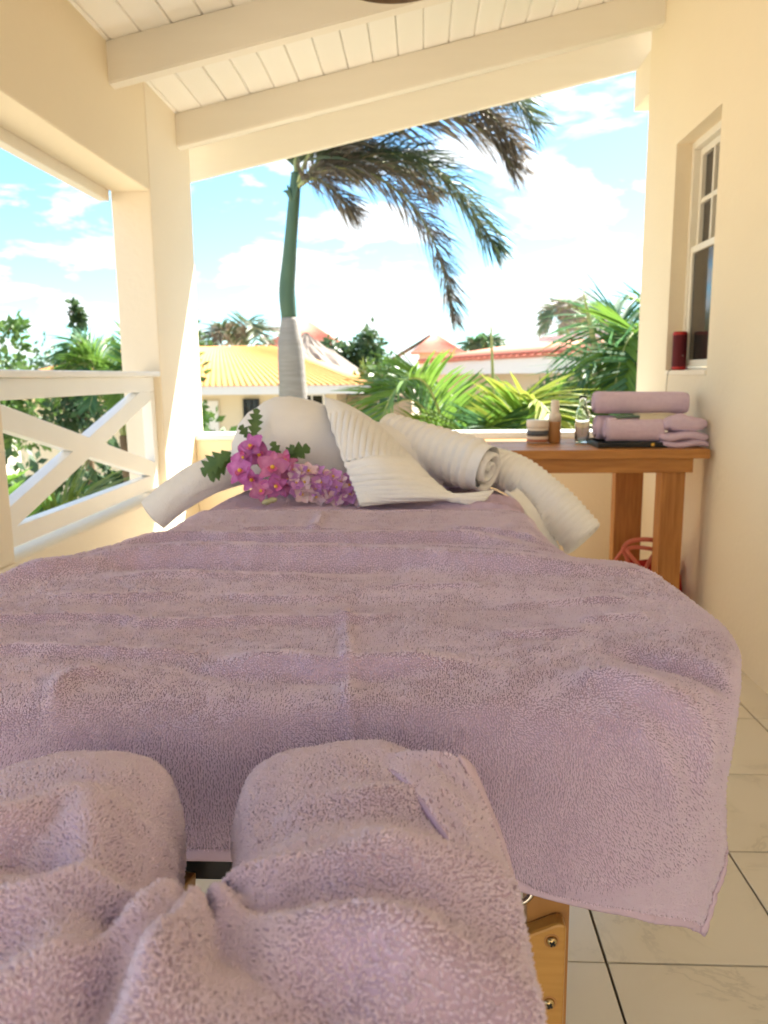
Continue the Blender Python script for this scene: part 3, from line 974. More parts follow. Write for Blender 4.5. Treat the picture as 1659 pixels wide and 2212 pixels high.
def horseshoe(s):
    """s in [0,1]: left tip -> round the near side -> right tip; centreline xy and outward normal"""
    arm = .128; arc = np.pi * RC; tot = 2 * arm + arc
    d = s * tot
    x = np.where(d < arm, CX - RC, np.where(d < arm + arc, CX - RC * np.cos((d - arm) / RC), CX + RC))
    y = np.where(d < arm, CY + (arm - d) * 1.22, np.where(d < arm + arc, CY - RC * np.sin((d - arm) / RC), CY + (d - arm - arc)))
    th_ = np.clip((d - arm) / RC, 0, np.pi)
    nx = np.where(d < arm, -1.0, np.where(d < arm + arc, -np.cos(th_), 1.0))
    ny = np.where(d < arm, 0.0, np.where(d < arm + arc, -np.sin(th_), 0.0))
    c_, s_ = math.cos(ROT), math.sin(ROT)
    return x, y, nx, ny, d, tot


def turn(P):
    c_, s_ = math.cos(ROT), math.sin(ROT)
    X, Y = P[..., 0] - CX, P[..., 1] - CY
    return np.stack([CX + c_ * X - s_ * Y, CY + s_ * X + c_ * Y, P[..., 2]], -1)


BUNCH = [([(-.33, .450), (-.283, .468), (-.251, .500), (-.221, .475), (-.200, .421), (-.185, .385)], .020, .020, 1.3),
         ([(-.151, .388), (-.135, .396), (-.115, .422), (-.084, .439), (-.044, .449), (-.003, .453)], .017, .017, 1.5),
         ([(-.094, .403), (-.073, .425), (-.032, .436), (.006, .476)], .008, .014, 1.2),
         ([(-.165, .392), (-.159, .386), (-.140, .355), (-.121, .300)], .020, .022, 1.2),
         ([(-.30, .405), (-.245, .399), (-.209, .380), (-.185, .345)], .013, .020, 1.3),
         ([(.01, .36), (-.04, .375), (-.09, .36)], .010, .020, 1.3),
         ([(-.28, .58), (-.25, .55), (-.22, .56)], .004, .018, 1.2), ([(-.12, .53), (-.06, .52), (.0, .54)], .005, .016, 1.2)]
DENT = [([(-.172, .40), (-.169, .378), (-.157, .342), (-.133, .300)], .016, .016, 1.0), ([(-.123, .379), (-.076, .364), (-.025, .329)], .012, .024, 1.0),
        ([(-.205, .50), (-.190, .45), (-.178, .41)], .010, .016, 1.0), ([(-.27, .435), (-.235, .43), (-.21, .41)], .010, .016, 1.0)]


def rumple(P):
    x, y = P[..., 0], P[..., 1]
    d = .004 * fbm(x * 18, y * 18, 68, 3)
    for p in BUNCH: d = d + ridge(x, y, *p)
    for p in DENT: d = d - ridge(x, y, *p)
    Q = P.copy()
    k = np.clip((P[..., 2] - .70) / .12, 0, 1)
    Q[..., 2] += d * k
    return Q


def cradle_surface(S, T, zt=.846, hw_=.088, extra=0.0):
    x, y, nx, ny, d, tot = horseshoe(np.clip(S, 0, 1))
    over = np.where(S < 0, -S, np.where(S > 1, S - 1, 0)) * tot   # run past the tips
    e = np.clip(over / .075, 0, 1)
    k = np.clip(1 - e ** 3.6, 0.0, 1) ** .45
    y = y + over
    # profile: T in [0,1], inner foot -> inner wall -> crown -> outer wall -> skirt
    key = np.array([0, .10, .20, .30, .42, .55, .66, .76, .86, 1.0])
    off = np.array([-.078, -.090, -.091, -.080, -.045, .0, .045, .083, .094, .095])
    zz = np.array([-.150, -.085, -.045, -.014, -.002, .0, -.004, -.026, -.075, -.150])
    Tq = np.clip(T, 0, 1)
    # smooth interpolation by averaging neighbours
    def sm_(arr):
        return (np.interp(np.clip(Tq - .03, 0, 1), key, arr) + 2 * np.interp(Tq, key, arr) + np.interp(np.clip(Tq + .03, 0, 1), key, arr)) / 4
    o = sm_(off); z = sm_(zz)
    tip = np.clip(e, 0, 1)
    o = o * (k * .85 + .15 * (1 - tip) + .0) if True else o
    z = z * 1.0 - (1 - k) * .085
    L = d
    # folds
    W = .0035 * fbm(S * 13, T * 5, 61, 3) + .0018 * fbm(S * 40, T * 14, 63, 3)
    for (pts, amp, w, asy) in CR: W = W + ridge(S, T * .55, [(p[0], p[1] * .55) for p in pts], amp, w, asy)
    o = o + W * np.sign(o) * np.clip(np.abs(o) / .09, 0, 1) ** 2
    z = z + W * np.clip(1.2 - np.abs(o) / .09, 0, 1)
    skirt = np.clip((T - .76) / .24, 0, 1)
    o = o + skirt * (.012 * np.sin(L * 38 + 1) + .010 * vnoise(S * 12, T * 3, 66))
    return np.stack([x + nx * o, y + ny * o, zt + z], -1)


# (s, t) folds radiating from the bend of the horseshoe
CR = [([(.74, .12), (.72, .35), (.76, .60), (.80, .80)], .017, .022, 1.5), ([(.62, .10), (.60, .35), (.66, .60), (.70, .85)], .020, .026, 1.6),
      ([(.50, .05), (.50, .30), (.46, .55), (.50, .9)], .018, .022, 1.2), ([(.40, .15), (.385, .40), (.34, .65), (.36, .9)], .020, .024, 1.3),
      ([(.26, .25), (.25, .50), (.22, .75), (.24, .95)], .017, .022, 1.3), ([(.13, .35), (.12, .6), (.10, .9)], .007, .02, 1.2),
      ([(.88, .30), (.90, .55), (.93, .85)], .006, .02, 1.2), ([(.55, .05), (.56, .22)], .012, .02, 1.0)]
ss = np.linspace(1.165, -.165, 210); ts = np.linspace(0, 1, 120)
SS, TT = np.meshgrid(ss, ts, indexing='ij')
gC = Grid(ss, ts, rumple(turn(cradle_surface(SS, TT))))
# cushion inside
sc2 = np.linspace(-.12, 1.12, 60); tc2 = np.linspace(0, 1, 30)
S2, T2 = np.meshgrid(sc2, tc2, indexing='ij')
_CR = CR; CR = []
gq = Grid(sc2, tc2, cradle_surface(S2, T2, .826, .07) * 1.0)
CR = _CR
x_, y_, nx_, ny_, _, _ = horseshoe(np.clip(S2, 0, 1))
pc = gq.P.copy(); pc[..., 2] = np.maximum(pc[..., 2], .745)
pc[..., 0] = x_ + (pc[..., 0] - x_) * .80; pc[..., 1] = np.where((S2 < 0) | (S2 > 1), pc[..., 1] - .02, pc[..., 1])
link('cushion', npmesh('cushion', turn(pc).reshape(-1, 3), grid_faces(60, 30), True), M['vinyl'], crd)
V, F = [], []
ap = np.linspace(0, 1, 40)
hx, hy, hnx, hny, _, _ = horseshoe(ap)
for a_, b_ in ((-.06, .735), (.06, .735), (.06, .718), (-.06, .718)):
    V += [(hx[i] + hnx[i] * a_, hy[i] + hny[i] * a_, b_) for i in range(40)]
for j in range(4):
    for i in range(39):
        k2 = (j + 1) % 4
        F.append((j * 40 + i, j * 40 + i + 1, k2 * 40 + i + 1, k2 * 40 + i))
link('base_plate', poly_mesh('base_plate', turn(np.array(V)), F, False), M['black'], crd)
ct = link('headrest_towel', gC.mesh('headrest_towel'), M['lavshade'])
tag(ct, 'rumpled lavender towel wrapped over the horseshoe headrest in the foreground', 'towel')
sm = ct.modifiers.new('thick', 'SOLIDIFY'); sm.thickness = .004; sm.offset = -1
r5 = np.random.default_rng(5)
nn = 135000
nu_, nv_ = 440, 200
u, v = np.meshgrid((np.arange(nu_) + .5) / nu_, (np.arange(nv_) + .5) / nv_, indexing='ij')
u = (-.16 + 1.32 * (u + r5.uniform(-.45, .45, u.shape) / nu_)).ravel(); v = (.01 + .96 * (v + r5.uniform(-.45, .45, v.shape) / nv_)).ravel()
nn = len(u)
an = 3 * fbm(u * 9, v * 5, 51, 3) + r5.normal(0, .9, nn)
po = link('pile', pile_mesh('pile', gC, u, v, an, .0036, .0017, .0029, 8, .4), M['lav'], ct)
po['kind'] = 'stuff'
# the towel's end, folded over the right tip of the cradle, with its woven hem
Ic = curve([(-.050, .600, .838), (-.012, .545, .848), (.022, .470, .842), (.040, .405, .826), (.046, .36, .80)], 60)
Oc = curve([(.042, .588, .838), (.060, .535, .806), (.067, .475, .778), (.066, .425, .752), (.055, .395, .735)], 60)
qa, qb = np.linspace(0, 1, 60), np.linspace(0, 1, 40)
Pq = Ic[:, None, :] * (1 - qb[None, :, None]) + Oc[:, None, :] * qb[None, :, None]
bl = np.sin(np.pi * qb)[None, :] * np.ones(60)[:, None]
Pq[..., 2] += .011 * bl + .004 * fbm(qa[:, None] * 6, qb[None, :] * 4 + 0 * qa[:, None], 97, 3)
Pq[..., 0] += .008 * bl
gH = Grid(qa[::-1], qb, Pq[::-1]) if np.cross(Pq[1, 0] - Pq[0, 0], Pq[0, 1] - Pq[0, 0])[2] < 0 else Grid(qa, qb, Pq)
fl_ = link('turned_end', gH.mesh('turned_end'), M['lavshade'], ct)
s_ = fl_.modifiers.new('thick', 'SOLIDIFY'); s_.thickness = .005; s_.offset = -1
add_hem('hem', gH, 'v1', M['lavhem'], ct, .0025, 9)
u = r5.uniform(0.01, .99, 5200); v = r5.uniform(0.02, .80, 5200)
po = link('pile', pile_mesh('pile', gH, u, v, 3.0 + r5.normal(0, .35, 5200), .0040, .0019, .0028, 9, .4), M['lav'], ct)
po['kind'] = 'stuff'
# ------------------------------------------------------------------ white bolster, ribbed towel, long roll
def sweep(path, ry, rz, seg=40, superk=2.0, wob=None):
    """ellipse-like section swept along a path: ry sideways, rz up"""
    Pp = np.asarray(path, float); n = len(Pp)
    T = np.gradient(Pp, axis=0); T /= np.linalg.norm(T, axis=1, keepdims=True)
    up = np.array([0, 0, 1.0])
    S = np.cross(T, up); S /= np.linalg.norm(S, axis=1, keepdims=True) + 1e-9
    U = np.cross(S, T)
    a = np.linspace(0, 2 * np.pi, seg + 1)
    c, s = np.cos(a), np.sin(a)
    c2 = np.sign(c) * np.abs(c) ** (2 / superk); s2 = np.sign(s) * np.abs(s) ** (2 / superk)
    k = np.ones((n, seg + 1)) if wob is None else wob(np.linspace(0, 1, n)[:, None], a[None, :])
    return Pp[:, None, :] + (np.asarray(ry)[:, None] * c2[None] * k)[..., None] * S[:, None, :] + (np.asarray(rz)[:, None] * s2[None] * k)[..., None] * U[:, None, :]


def roll_end(name, c, axis, r, turns, m, parent, depth=.012, thick=.62, seg=26):
    """visible end of a rolled towel: a spiral ribbon standing slightly proud"""
    ax = Vector(axis).normalized()
    s = ax.cross(Vector((0, 0, 1))).normalized(); u_ = s.cross(ax)
    n = int(turns * seg)
    V, F = [], []
    pitch = r / (turns + .35)
    for i in range(n + 1):
        a_ = 2 * math.pi * i / seg
        rr = pitch * (.35 + a_ / (2 * math.pi))
        for q, (dr, dd) in enumerate(((-.5 * thick * pitch, -depth), (-.42 * thick * pitch, depth * .5), (0, depth * .75), (.42 * thick * pitch, depth * .5), (.5 * thick * pitch, -depth))):
            p = Vector(c) + ax * dd + (s * math.cos(a_) + u_ * math.sin(a_)) * (rr + dr)
            V.append(tuple(p))
    for i in range(n):
        for q in range(4):
            F.append((i * 5 + q, i * 5 + q + 1, (i + 1) * 5 + q + 1, (i + 1) * 5 + q))
    return link(name, poly_mesh(name, V, F, True), m, parent)


ZS = ZT - .004
bol = thing('bolster', 'plump white bolster wrapped in a smooth towel, behind the pink orchids', 'bolster', (-.22, 2.2, ZS))
nb = 60
xs_ = np.linspace(-.475, .10, nb)
path = np.stack([xs_, 2.22 + .0 * xs_, np.zeros(nb)], 1)
key = [-.475, -.470, -.458, -.43, -.385, -.33, -.26, -.17, -.08, .02, .085, .10]
hz = np.interp(xs_, key, [.02, .058, .092, .122, .138, .131, .116, .104, .092, .072, .05, .02])
path[:, 2] = ZS + hz - .004
ryb = hz * 1.12
Pb = sweep(path, ryb, hz, 56, 2.2, lambda t, a: 1 + .012 * np.sin(9 * t + 2 * a) + .035 * fbm(t * 4, np.cos(a) * 1.6 + 3 * np.sin(a), 71, 4) - .022 * (1 - np.abs(fbm(t * 5 + .6 * np.sin(a), np.cos(a) * 1.2 + t * 2, 79, 3)) * 6).clip(0, 1))
Pb[..., 2] = np.maximum(Pb[..., 2], ZS - .002)
bo = link('wrapped_towel', npmesh('wrapped_towel', Pb.reshape(-1, 3), grid_faces(nb, 57), True), M['terry'], bol)
# the ribbed towel: flap with crossing ribs, and its rolled end
rt = thing('ribbed_towel', 'white ribbed hand towel, half rolled, its flap folded down over the bolster', 'towel', (.0, 2.05, ZS))
Lc = curve([(-.272, 2.23, 1.088), (-.245, 2.09, 1.045), (-.20, 1.985, .945), (-.165, 1.915, .872), (-.150, 1.880, .838)], 60)
Rc = curve([(-.268, 2.225, 1.084), (-.212, 2.205, 1.070), (-.152, 2.175, 1.040), (-.099, 2.135, 1.003), (-.055, 2.09, .962), (-.011, 2.04, .920), (.036, 1.985, .877), (.088, 1.95, .848), (.15, 1.935, .838), (.185, 1.97, .862)], 60)
na, nb2 = 150, 170
bb = np.linspace(0, 1, nb2); aa = np.linspace(0, 1, na)
Li = np.stack([np.interp(bb, np.linspace(0, 1, 60), Lc[:, i]) for i in range(3)], 1)
Ri = np.stack([np.interp(bb, np.linspace(0, 1, 60), Rc[:, i]) for i in range(3)], 1)
Pf = Li[None] * (1 - aa[:, None, None]) + Ri[None] * aa[:, None, None]
bul = np.sin(np.pi * aa)[:, None] * np.sin(np.pi * np.clip(bb, 0, 1))[None]
Pf[..., 1] -= .045 * bul; Pf[..., 2] += .022 * bul + .003 * fbm(Pf[..., 0] * 9, Pf[..., 2] * 9, 74, 3)
Pf[..., 1] += .012 * fbm(Pf[..., 0] * 7, Pf[..., 2] * 6, 75, 2)
Pf[..., 2] = np.maximum(Pf[..., 2], ZS + .004)
gF = Grid(aa, bb, Pf)
A2, B2 = np.meshgrid(aa, bb, indexing='ij')
cell = B2 < .53
vert = np.sin(2 * np.pi * (Pf[..., 0] + .02 * (B2 - .3)) / .0165)
hori = np.sin(2 * np.pi * B2 * 20)
edge = np.clip(np.minimum(A2, 1 - A2) / .04, 0, 1)
topplain = np.clip((B2 - .24) / .05, 0, 1)
hgt = np.where(cell, vert * topplain, hori)
hgt = np.sign(hgt) * np.abs(hgt) ** .7
Pf = Pf - gF.N * (np.where(cell, .0033, .0044) * hgt * edge * (1 if True else 0))[..., None] * np.sign(gF.N[..., 1:2] + 1e-9)
fl = link('flap', npmesh('flap', Pf.reshape(-1, 3), grid_faces(na, nb2), True), M['rib'], rt)
sm = fl.modifiers.new('thick', 'SOLIDIFY'); sm.thickness = .009; sm.offset = 0
c0, c1 = np.array([-.10, 2.27, .985]), np.array([.178, 2.085, .900])
nr = 170
tt_ = np.linspace(0, 1, nr)[:, None]
path = c0 + (c1 - c0) * tt_
step = 1 - .11 * (tt_[:, 0] > .905) - .07 * (tt_[:, 0] > .86) * (tt_[:, 0] <= .905) * 0
rr_ = (.060 + .012 * np.clip(tt_[:, 0] * 1.3, 0, 1)) * step + .0028 * np.sin(tt_[:, 0] * 2 * np.pi * 13) * (tt_[:, 0] < .9)
Pr = sweep(path, rr_ * .92, rr_, 48, 2.1, lambda t, a: 1 + .02 * np.sin(2 * a + 1) + .012 * vnoise(t * 6, a * 1.2, 73))
Pr[..., 2] = np.maximum(Pr[..., 2], ZS + .003)
link('rolled_end', npmesh('rolled_end', Pr.reshape(-1, 3), grid_faces(nr, 49), True), M['rib'], rt)
roll_end('spiral_edge', c1 - (c1 - c0) * .0, c1 - c0, .058, 1.9, M['rib'], rt, .014, .55)

lr = thing('long_towel_roll', 'long white ribbed towel roll lying across the table end, both ends drooping over the sides', 'towel', (-.15, 2.25, ZS))
path = curve([(-.750, 2.12, .772), (-.680, 2.15, .828), (-.58, 2.20, .880), (-.47, 2.32, .893), (-.25, 2.36, .893), (.0, 2.34, .893), (.17, 2.27, .893), (.27, 2.20, .868), (.355, 2.15, .800), (.440, 2.10, .712)], 330)
t_ = np.linspace(0, 1, 330)
rl_ = np.interp(t_, [0, .1, .25, .75, .9, 1], [.056, .057, .058, .058, .062, .060])
ribk = np.interp(t_, [0, .3, .6, 1], [.03, .1, 1, 1]) * .0022
flat = np.interp(t_, [0, .22, .4, 1], [.86, .9, .95, .95])
Pl = sweep(path, rl_ + ribk * np.sin(t_ * 2 * np.pi * 74), rl_ * flat + ribk * np.sin(t_ * 2 * np.pi * 74), 40, 2.1, lambda t, a: 1 + (.04 + .10 * np.clip(.4 - t, 0, 1)) * fbm(t * 12, np.cos(a) * 1.3 + 2 * np.sin(a), 77, 3) + .02 * np.sin(a * 2 + t * 3))
link('ribbed_surface', npmesh('ribbed_surface', Pl.reshape(-1, 3), grid_faces(330, 41), True), M['rib'], lr)
roll_end('spiral_edge', path[-1], path[-1] - path[-3], .063, 3, M['rib'], lr, .008, .6)
Vc = np.vstack([Pl[0] * .999 + .001 * Pl[0].mean(0), Pl[0] * .45 + .55 * Pl[0].mean(0) + .006 * (path[0] - path[4]) / np.linalg.norm(path[0] - path[4]), Pl[0].mean(0)[None]])
Fq = [(i, i + 1, 41 + i + 1, 41 + i) for i in range(40)] + [(41 + i, 41 + i + 1, 82, 82) for i in range(40)]
link('folded_end', poly_mesh('folded_end', Vc, Fq, True), M['rib'], lr)
g2 = np.linspace(0, 1, 30); h2 = np.linspace(0, 1, 20)
GA, GB = np.meshgrid(g2, h2, indexing='ij')
Pq = np.stack([.222 + .12 * GA + .035 * GB, 2.06 + .05 * GB - .01 * np.sin(GA * 5), .845 - .165 * GA ** 1.3 - .008 * np.sin(GB * 3)], -1)
fo = link('loose_layer', npmesh('loose_layer', Pq.reshape(-1, 3), grid_faces(30, 20), True), M['rib'], lr)
sm = fo.modifiers.new('thick', 'SOLIDIFY'); sm.thickness = .008; sm.offset = 0


# ------------------------------------------------------------------ flowers
def petal_mesh(name, L, W, cup=.25, tipk=.6, m=None, notch=0.0):
    """a single petal along +X in the XY plane, cupped towards +Z"""
    nu, nv = 9, 7
    V = []
    for i in range(nu):
        t = i / (nu - 1)
        w = W * .5 * (math.sin(math.pi * (0.06 + .90 * t) ** tipk)) ** .8
        for j in range(nv):
            s = j / (nv - 1) * 2 - 1
            x = L * (t - notch * (1 - abs(s)) * (t > .85) * .3)
            V.append((x, w * s, cup * L * (t * t * .55) + cup * W * .45 * s * s * (1 - t * .4) + .03 * L * math.sin(6 * t + 3 * s)))
    me = npmesh(name, V, grid_faces(nu, nv), True)
    if m: me.materials.append(m)
    return me


def child(name, me, parent, loc=(0, 0, 0), rot=None):
    o = bpy.data.objects.new(name, me)
    o.parent = parent; o.location = loc
    if rot is not None:
        o.rotation_mode = 'QUATERNION'; o.rotation_quaternion = rot
    COL.objects.link(o)
    return o


def face_quat(d, roll=0.0):
    return Vector(d).to_track_quat('Z', 'Y') @ Quaternion((0, 0, 1), roll)


PT = {}
for key, mt_ in (('a', 'orchid'), ('b', 'orchid2')):
    PT[key + 'w'] = petal_mesh('petal', .044, .042, .16, .75, M[mt_])
    PT[key + 'n'] = petal_mesh('petal', .043, .026, .14, .8, M[mt_])
lipm = petal_mesh('lip', .024, .026, .7, .55, M['lip'])
V, F = merge([lathe_arr([(.0001, .016), (.004, .015), (.0058, .010), (.0045, .004), (.003, 0)], (0, 0, 0), 10)])
col_me = poly_mesh('column', V, F, True); col_me.materials.append(M['gold'])
FL = M


def orchid(parent, c, d, key, roll, sc=1.0):
    f = child('flower', col_me, parent, Vector(c) - wpos(parent), face_quat(d, roll)); f.scale = (sc, sc, sc)
    for k, (an, kind) in enumerate(((90, 'n'), (18, 'w'), (162, 'w'), (-52, 'n'), (-128, 'n'))):
        q = Quaternion((0, 0, 1), R_(an + random.uniform(-6, 6))) @ Quaternion((0, 1, 0), R_(-random.uniform(-8, 22)))
        child('petal', PT[key + kind], f, (0, 0, .002 if kind == 'w' else 0), q)
    child('lip', lipm, f, (0, -.002, .004), Quaternion((0, 0, 1), R_(-90)) @ Quaternion((0, 1, 0), R_(-28)))
    return f


osp = thing('orchid_spray', 'spray of pink artificial orchids with a drooping tip bloom, left of the white bolster', 'flowers', (-.40, 1.98, ZS))
pts = curve([(-.34, 2.00, .86), (-.40, 2.01, .90), (-.44, 2.02, .95), (-.435, 2.03, 1.0)], 16)
tube('stem', pts, .003, M['rachis'], osp, 8)
for (c, d, key, roll, sc) in (((-.430, 1.975, .975), (-.35, -.8, .35), 'a', .5, .88), ((-.455, 1.955, .915), (-.25, -.9, .3), 'a', .1, .95),
                              ((-.372, 1.94, .925), (.15, -.95, .25), 'b', -.2, .98), ((-.400, 1.925, .868), (.05, -.95, .2), 'b', .8, .72),
                              ((-.340, 1.955, .888), (.35, -.85, .3), 'b', .4, 1.0), ((-.412, 1.985, .948), (-.1, -.8, .6), 'a', 1.2, .9),
                              ((-.345, 1.965, .935), (.2, -.7, .7), 'b', 2.2, .8), ((-.425, 1.945, .895), (-.2, -.9, -.1), 'a', 2.6, .85),
                              ((-.365, 1.935, .880), (.2, -.95, -.1), 'a', 1.5, .85), ((-.448, 1.975, .945), (-.4, -.8, .3), 'a', 3.0, .85)):
    orchid(osp, c, d, key, roll, sc)
for (bx_, by_, bz_) in ((-.372, 1.915, .846), (-.385, 1.91, .842)):
    V, F = lathe_arr([(.0001, -.014), (.005, -.010), (.008, 0), (.006, .010), (.0001, .016)], (0, 0, 0), 10)
    me = poly_mesh('bud', V, F, True); me.materials.append(M['bud'])
    child('bud', me, osp, Vector((bx_, by_, bz_)) - wpos(osp), face_quat((1, -.3, .2)))


def fern_leaf(name, L, W, m, lobes=5, bend=.25):
    """deeply toothed leaf, a real sheet bent along its rib"""
    pts_u = []
    n = lobes * 8
    for i in range(n + 1):
        t = i / n
        env = math.sin(math.pi * min(1, t * .92 + .06)) ** .75
        saw = (t * lobes) % 1.0
        pts_u.append((t, W * .5 * env * (.42 + .58 * (1 - abs(saw * 2 - 1)) ** .8)))
    V, F = [], []
    for (t, w) in pts_u:
        z = -bend * L * t * t
        for s in (-1, -.5, 0, .5, 1):
            V.append((L * t + abs(s) * w * .45, w * s, z + .12 * w * abs(s)))
    k = len(pts_u)
    me = npmesh(name, V, grid_faces(k, 5), False)
    me.materials.append(m)
    return me


lf = [fern_leaf('leaf', .095, .072, M['dleaf'], 5, .22), fern_leaf('leaf', .085, .060, M['dleaf'], 4, .15), fern_leaf('leaf', .085, .042, M['dleaf'], 5, -.05), fern_leaf('leaf', .045, .030, M['dleaf'], 3, .1)]


def place_leaf(me, parent, base, d, nrm):
    d = Vector(d).normalized(); nrm = Vector(nrm); nrm = (nrm - d * nrm.dot(d)).normalized()
    mt_ = Matrix((d, nrm.cross(d), nrm)).transposed()
    return child('leaf', me, parent, Vector(base) - wpos(parent), mt_.to_quaternion())


place_leaf(lf[0], osp, (-.490, 2.00, .958), (-.75, -.15, -.42), (-.2, -.8, .5))
place_leaf(lf[1], osp, (-.495, 2.02, .945), (-.60, -.10, -.55), (-.3, -.8, .3))
place_leaf(lf[2], osp, (-.440, 2.04, .985), (.12, .1, .9), (.1, -.95, .1))
place_leaf(lf[3], osp, (-.448, 2.04, .990), (-.45, .1, .55), (-.1, -.9, .3))
place_leaf(lf[3], osp, (-.362, 1.985, .945), (-.30, -.1, .75), (0, -.95, .3))
place_leaf(lf[1], osp, (-.362, 1.985, .935), (.80, -.05, .42), (-.2, -.85, .5))
place_leaf(lf[3], osp, (-.350, 1.985, .940), (.40, -.05, .6), (-.2, -.9, .3))

bsp = thing('blossom_spray', 'spray of small lilac and cream artificial blossoms in front of the white bolster', 'flowers', (-.23, 1.98, ZS))
tube('stem', curve([(-.33, 1.99, .85), (-.23, 1.98, .865), (-.13, 1.985, .85)], 12), .003, M['rachis'], bsp, 8)
fpm = {'l': petal_mesh('petal', .0175, .0165, .15, .8, M['lilac']), 'c': petal_mesh('petal', .0175, .016, .12, .8, M['cream'])}
V, F = lathe_arr([(.0001, .004), (.0018, .0035), (.0024, .001), (.0015, -.001)], (0, 0, 0), 8)
eye_me = poly_mesh('floret', V, F, True); eye_me.materials.append(M['gold'])
r8 = random.Random(4)
spots = []
tries = 0
while len(spots) < 34 and tries < 4000:
    tries += 1
    a = r8.uniform(0, 1); x = -.325 + .19 * a
    ph = r8.uniform(-.35, 1.25)
    rad = .040 - .012 * a
    hh = .052 - .020 * a
    c = (x, 1.985 - rad * math.cos(ph) - .012, .862 - .01 * a + hh * math.sin(ph) + .012 * (1 - a))
    if all((Vector(c) - Vector(s)).length > .0165 for s, _ in spots):
        spots.append((c, (r8.uniform(-.35, .35), -math.cos(ph), math.sin(ph) * .8 + r8.uniform(-.2, .2))))
for i, (c, d) in enumerate(spots):
    f = child('floret', eye_me, bsp, Vector(c) - wpos(bsp), face_quat(d, r8.uniform(0, 3)))
    kk = 'c' if r8.random() < .42 else 'l'
    sc = r8.uniform(1.15, 1.6); f.scale = (sc, sc, sc)
    for k in range(5):
        q = Quaternion((0, 0, 1), R_(72 * k + r8.uniform(-8, 8))) @ Quaternion((0, 1, 0), R_(r8.uniform(-30, 5)))
        child('petal', fpm[kk], f, (0, 0, 0), q)

# ------------------------------------------------------------------ things on the side table
ZD = .827
jr = thing('cream_jar', 'squat cream coloured jar with a dark label on the side table', 'jar', (.553, 3.75, ZD))
lathe('body', [(.0001, 0), (.046, 0), (.050, .004), (.050, .070), (.046, .074), (.0001, .074)], (.553, 3.75, ZD), M['jarc'], jr)
lathe('lid', [(.0001, .0), (.052, .0), (.053, .003), (.053, .030), (.050, .034), (.0001, .034)], (.553, 3.75, ZD + .0745), M['jarc'], jr)
lathe('label', [(.0503, .034), (.0506, .034), (.0506, .060), (.0503, .060)], (.553, 3.75, ZD), M['jarband'], jr)
lathe('lower_label', [(.0503, .006), (.0506, .006), (.0506, .020), (.0503, .020)], (.553, 3.75, ZD), M['jarred'], jr)
bt = thing('lotion_bottle', 'slim amber lotion bottle with a white cap next to the cream jar', 'bottle', (.634, 3.76, ZD))
lathe('body', [(.0001, 0), (.026, 0), (.029, .004), (.029, .118), (.027, .128), (.018, .140), (.0001, .141)], (.634, 3.76, ZD), M['amber'], bt)
lathe('cap', [(.0185, 0), (.0195, .004), (.0195, .055), (.016, .062), (.0001, .063)], (.634, 3.76, ZD + .138), M['jarc'], bt)
lathe('collar', [(.0293, .100), (.0296, .100), (.0296, .128), (.027, .136), (.020, .1405)], (.634, 3.76, ZD), M['jarc'], bt)
gb = thing('glass_bottle', 'clear glass bottle with a narrow neck and a green sprig, beside the lavender towels', 'bottle', (.760, 3.74, ZD))
outer = [(.0001, .001), (.030, .001), (.034, .006), (.034, .120), (.031, .145), (.020, .170), (.0165, .180), (.0165, .205), (.019, .208), (.019, .216), (.0165, .218)]
inner = [(.0145, .218), (.0145, .180), (.018, .170), (.029, .143), (.0315, .120), (.0315, .010), (.0001, .008)]
lathe('vessel', outer + inner, (.760, 3.74, ZD), M['glass'], gb, 28)
tw_ = link('sprig', fern_leaf('sprig', .05, .02, M['bush'], 4, .1), None, gb, rel=False)
tw_.location = (0, 0, .205); tw_.rotation_euler = (0, R_(-70), .6)
tube('sprig_stem', curve([(.760, 3.74, ZD + .03), (.763, 3.74, ZD + .12), (.762, 3.738, ZD + .21)], 10), .0012, M['rachis'], gb, 6)
ty = thing('black_tray', 'shallow black plastic tray under the rolled lavender towels', 'tray', (.96, 3.60, ZD))
bm = bmesh.new(); add_box(bm, (.775, 3.46, ZD), (1.075, 3.72, ZD + .006), .002)
for lo, hi in (((.775, 3.46, ZD + .0062), (1.075, 3.466, ZD + .024)), ((.775, 3.714, ZD + .0062), (1.075, 3.72, ZD + .024)), ((.775, 3.4665, ZD + .0062), (.781, 3.7135, ZD + .024)), ((1.069, 3.4665, ZD + .0062), (1.075, 3.7135, ZD + .024))):
    add_box(bm, lo, hi, .0015)
link('tray_body', bmmesh('tray_body', bm), M['black'], ty)
V, F = lathe_arr([(.0001, .002), (.006, .0018), (.008, 0)], (0, 0, 0), 14)
V = [(1.01 + a_, 3.4595 - c_, ZD + .014 + b_) for a_, b_, c_ in V]
link('emblem', poly_mesh('emblem', V, F, True), M['gold'], ty)


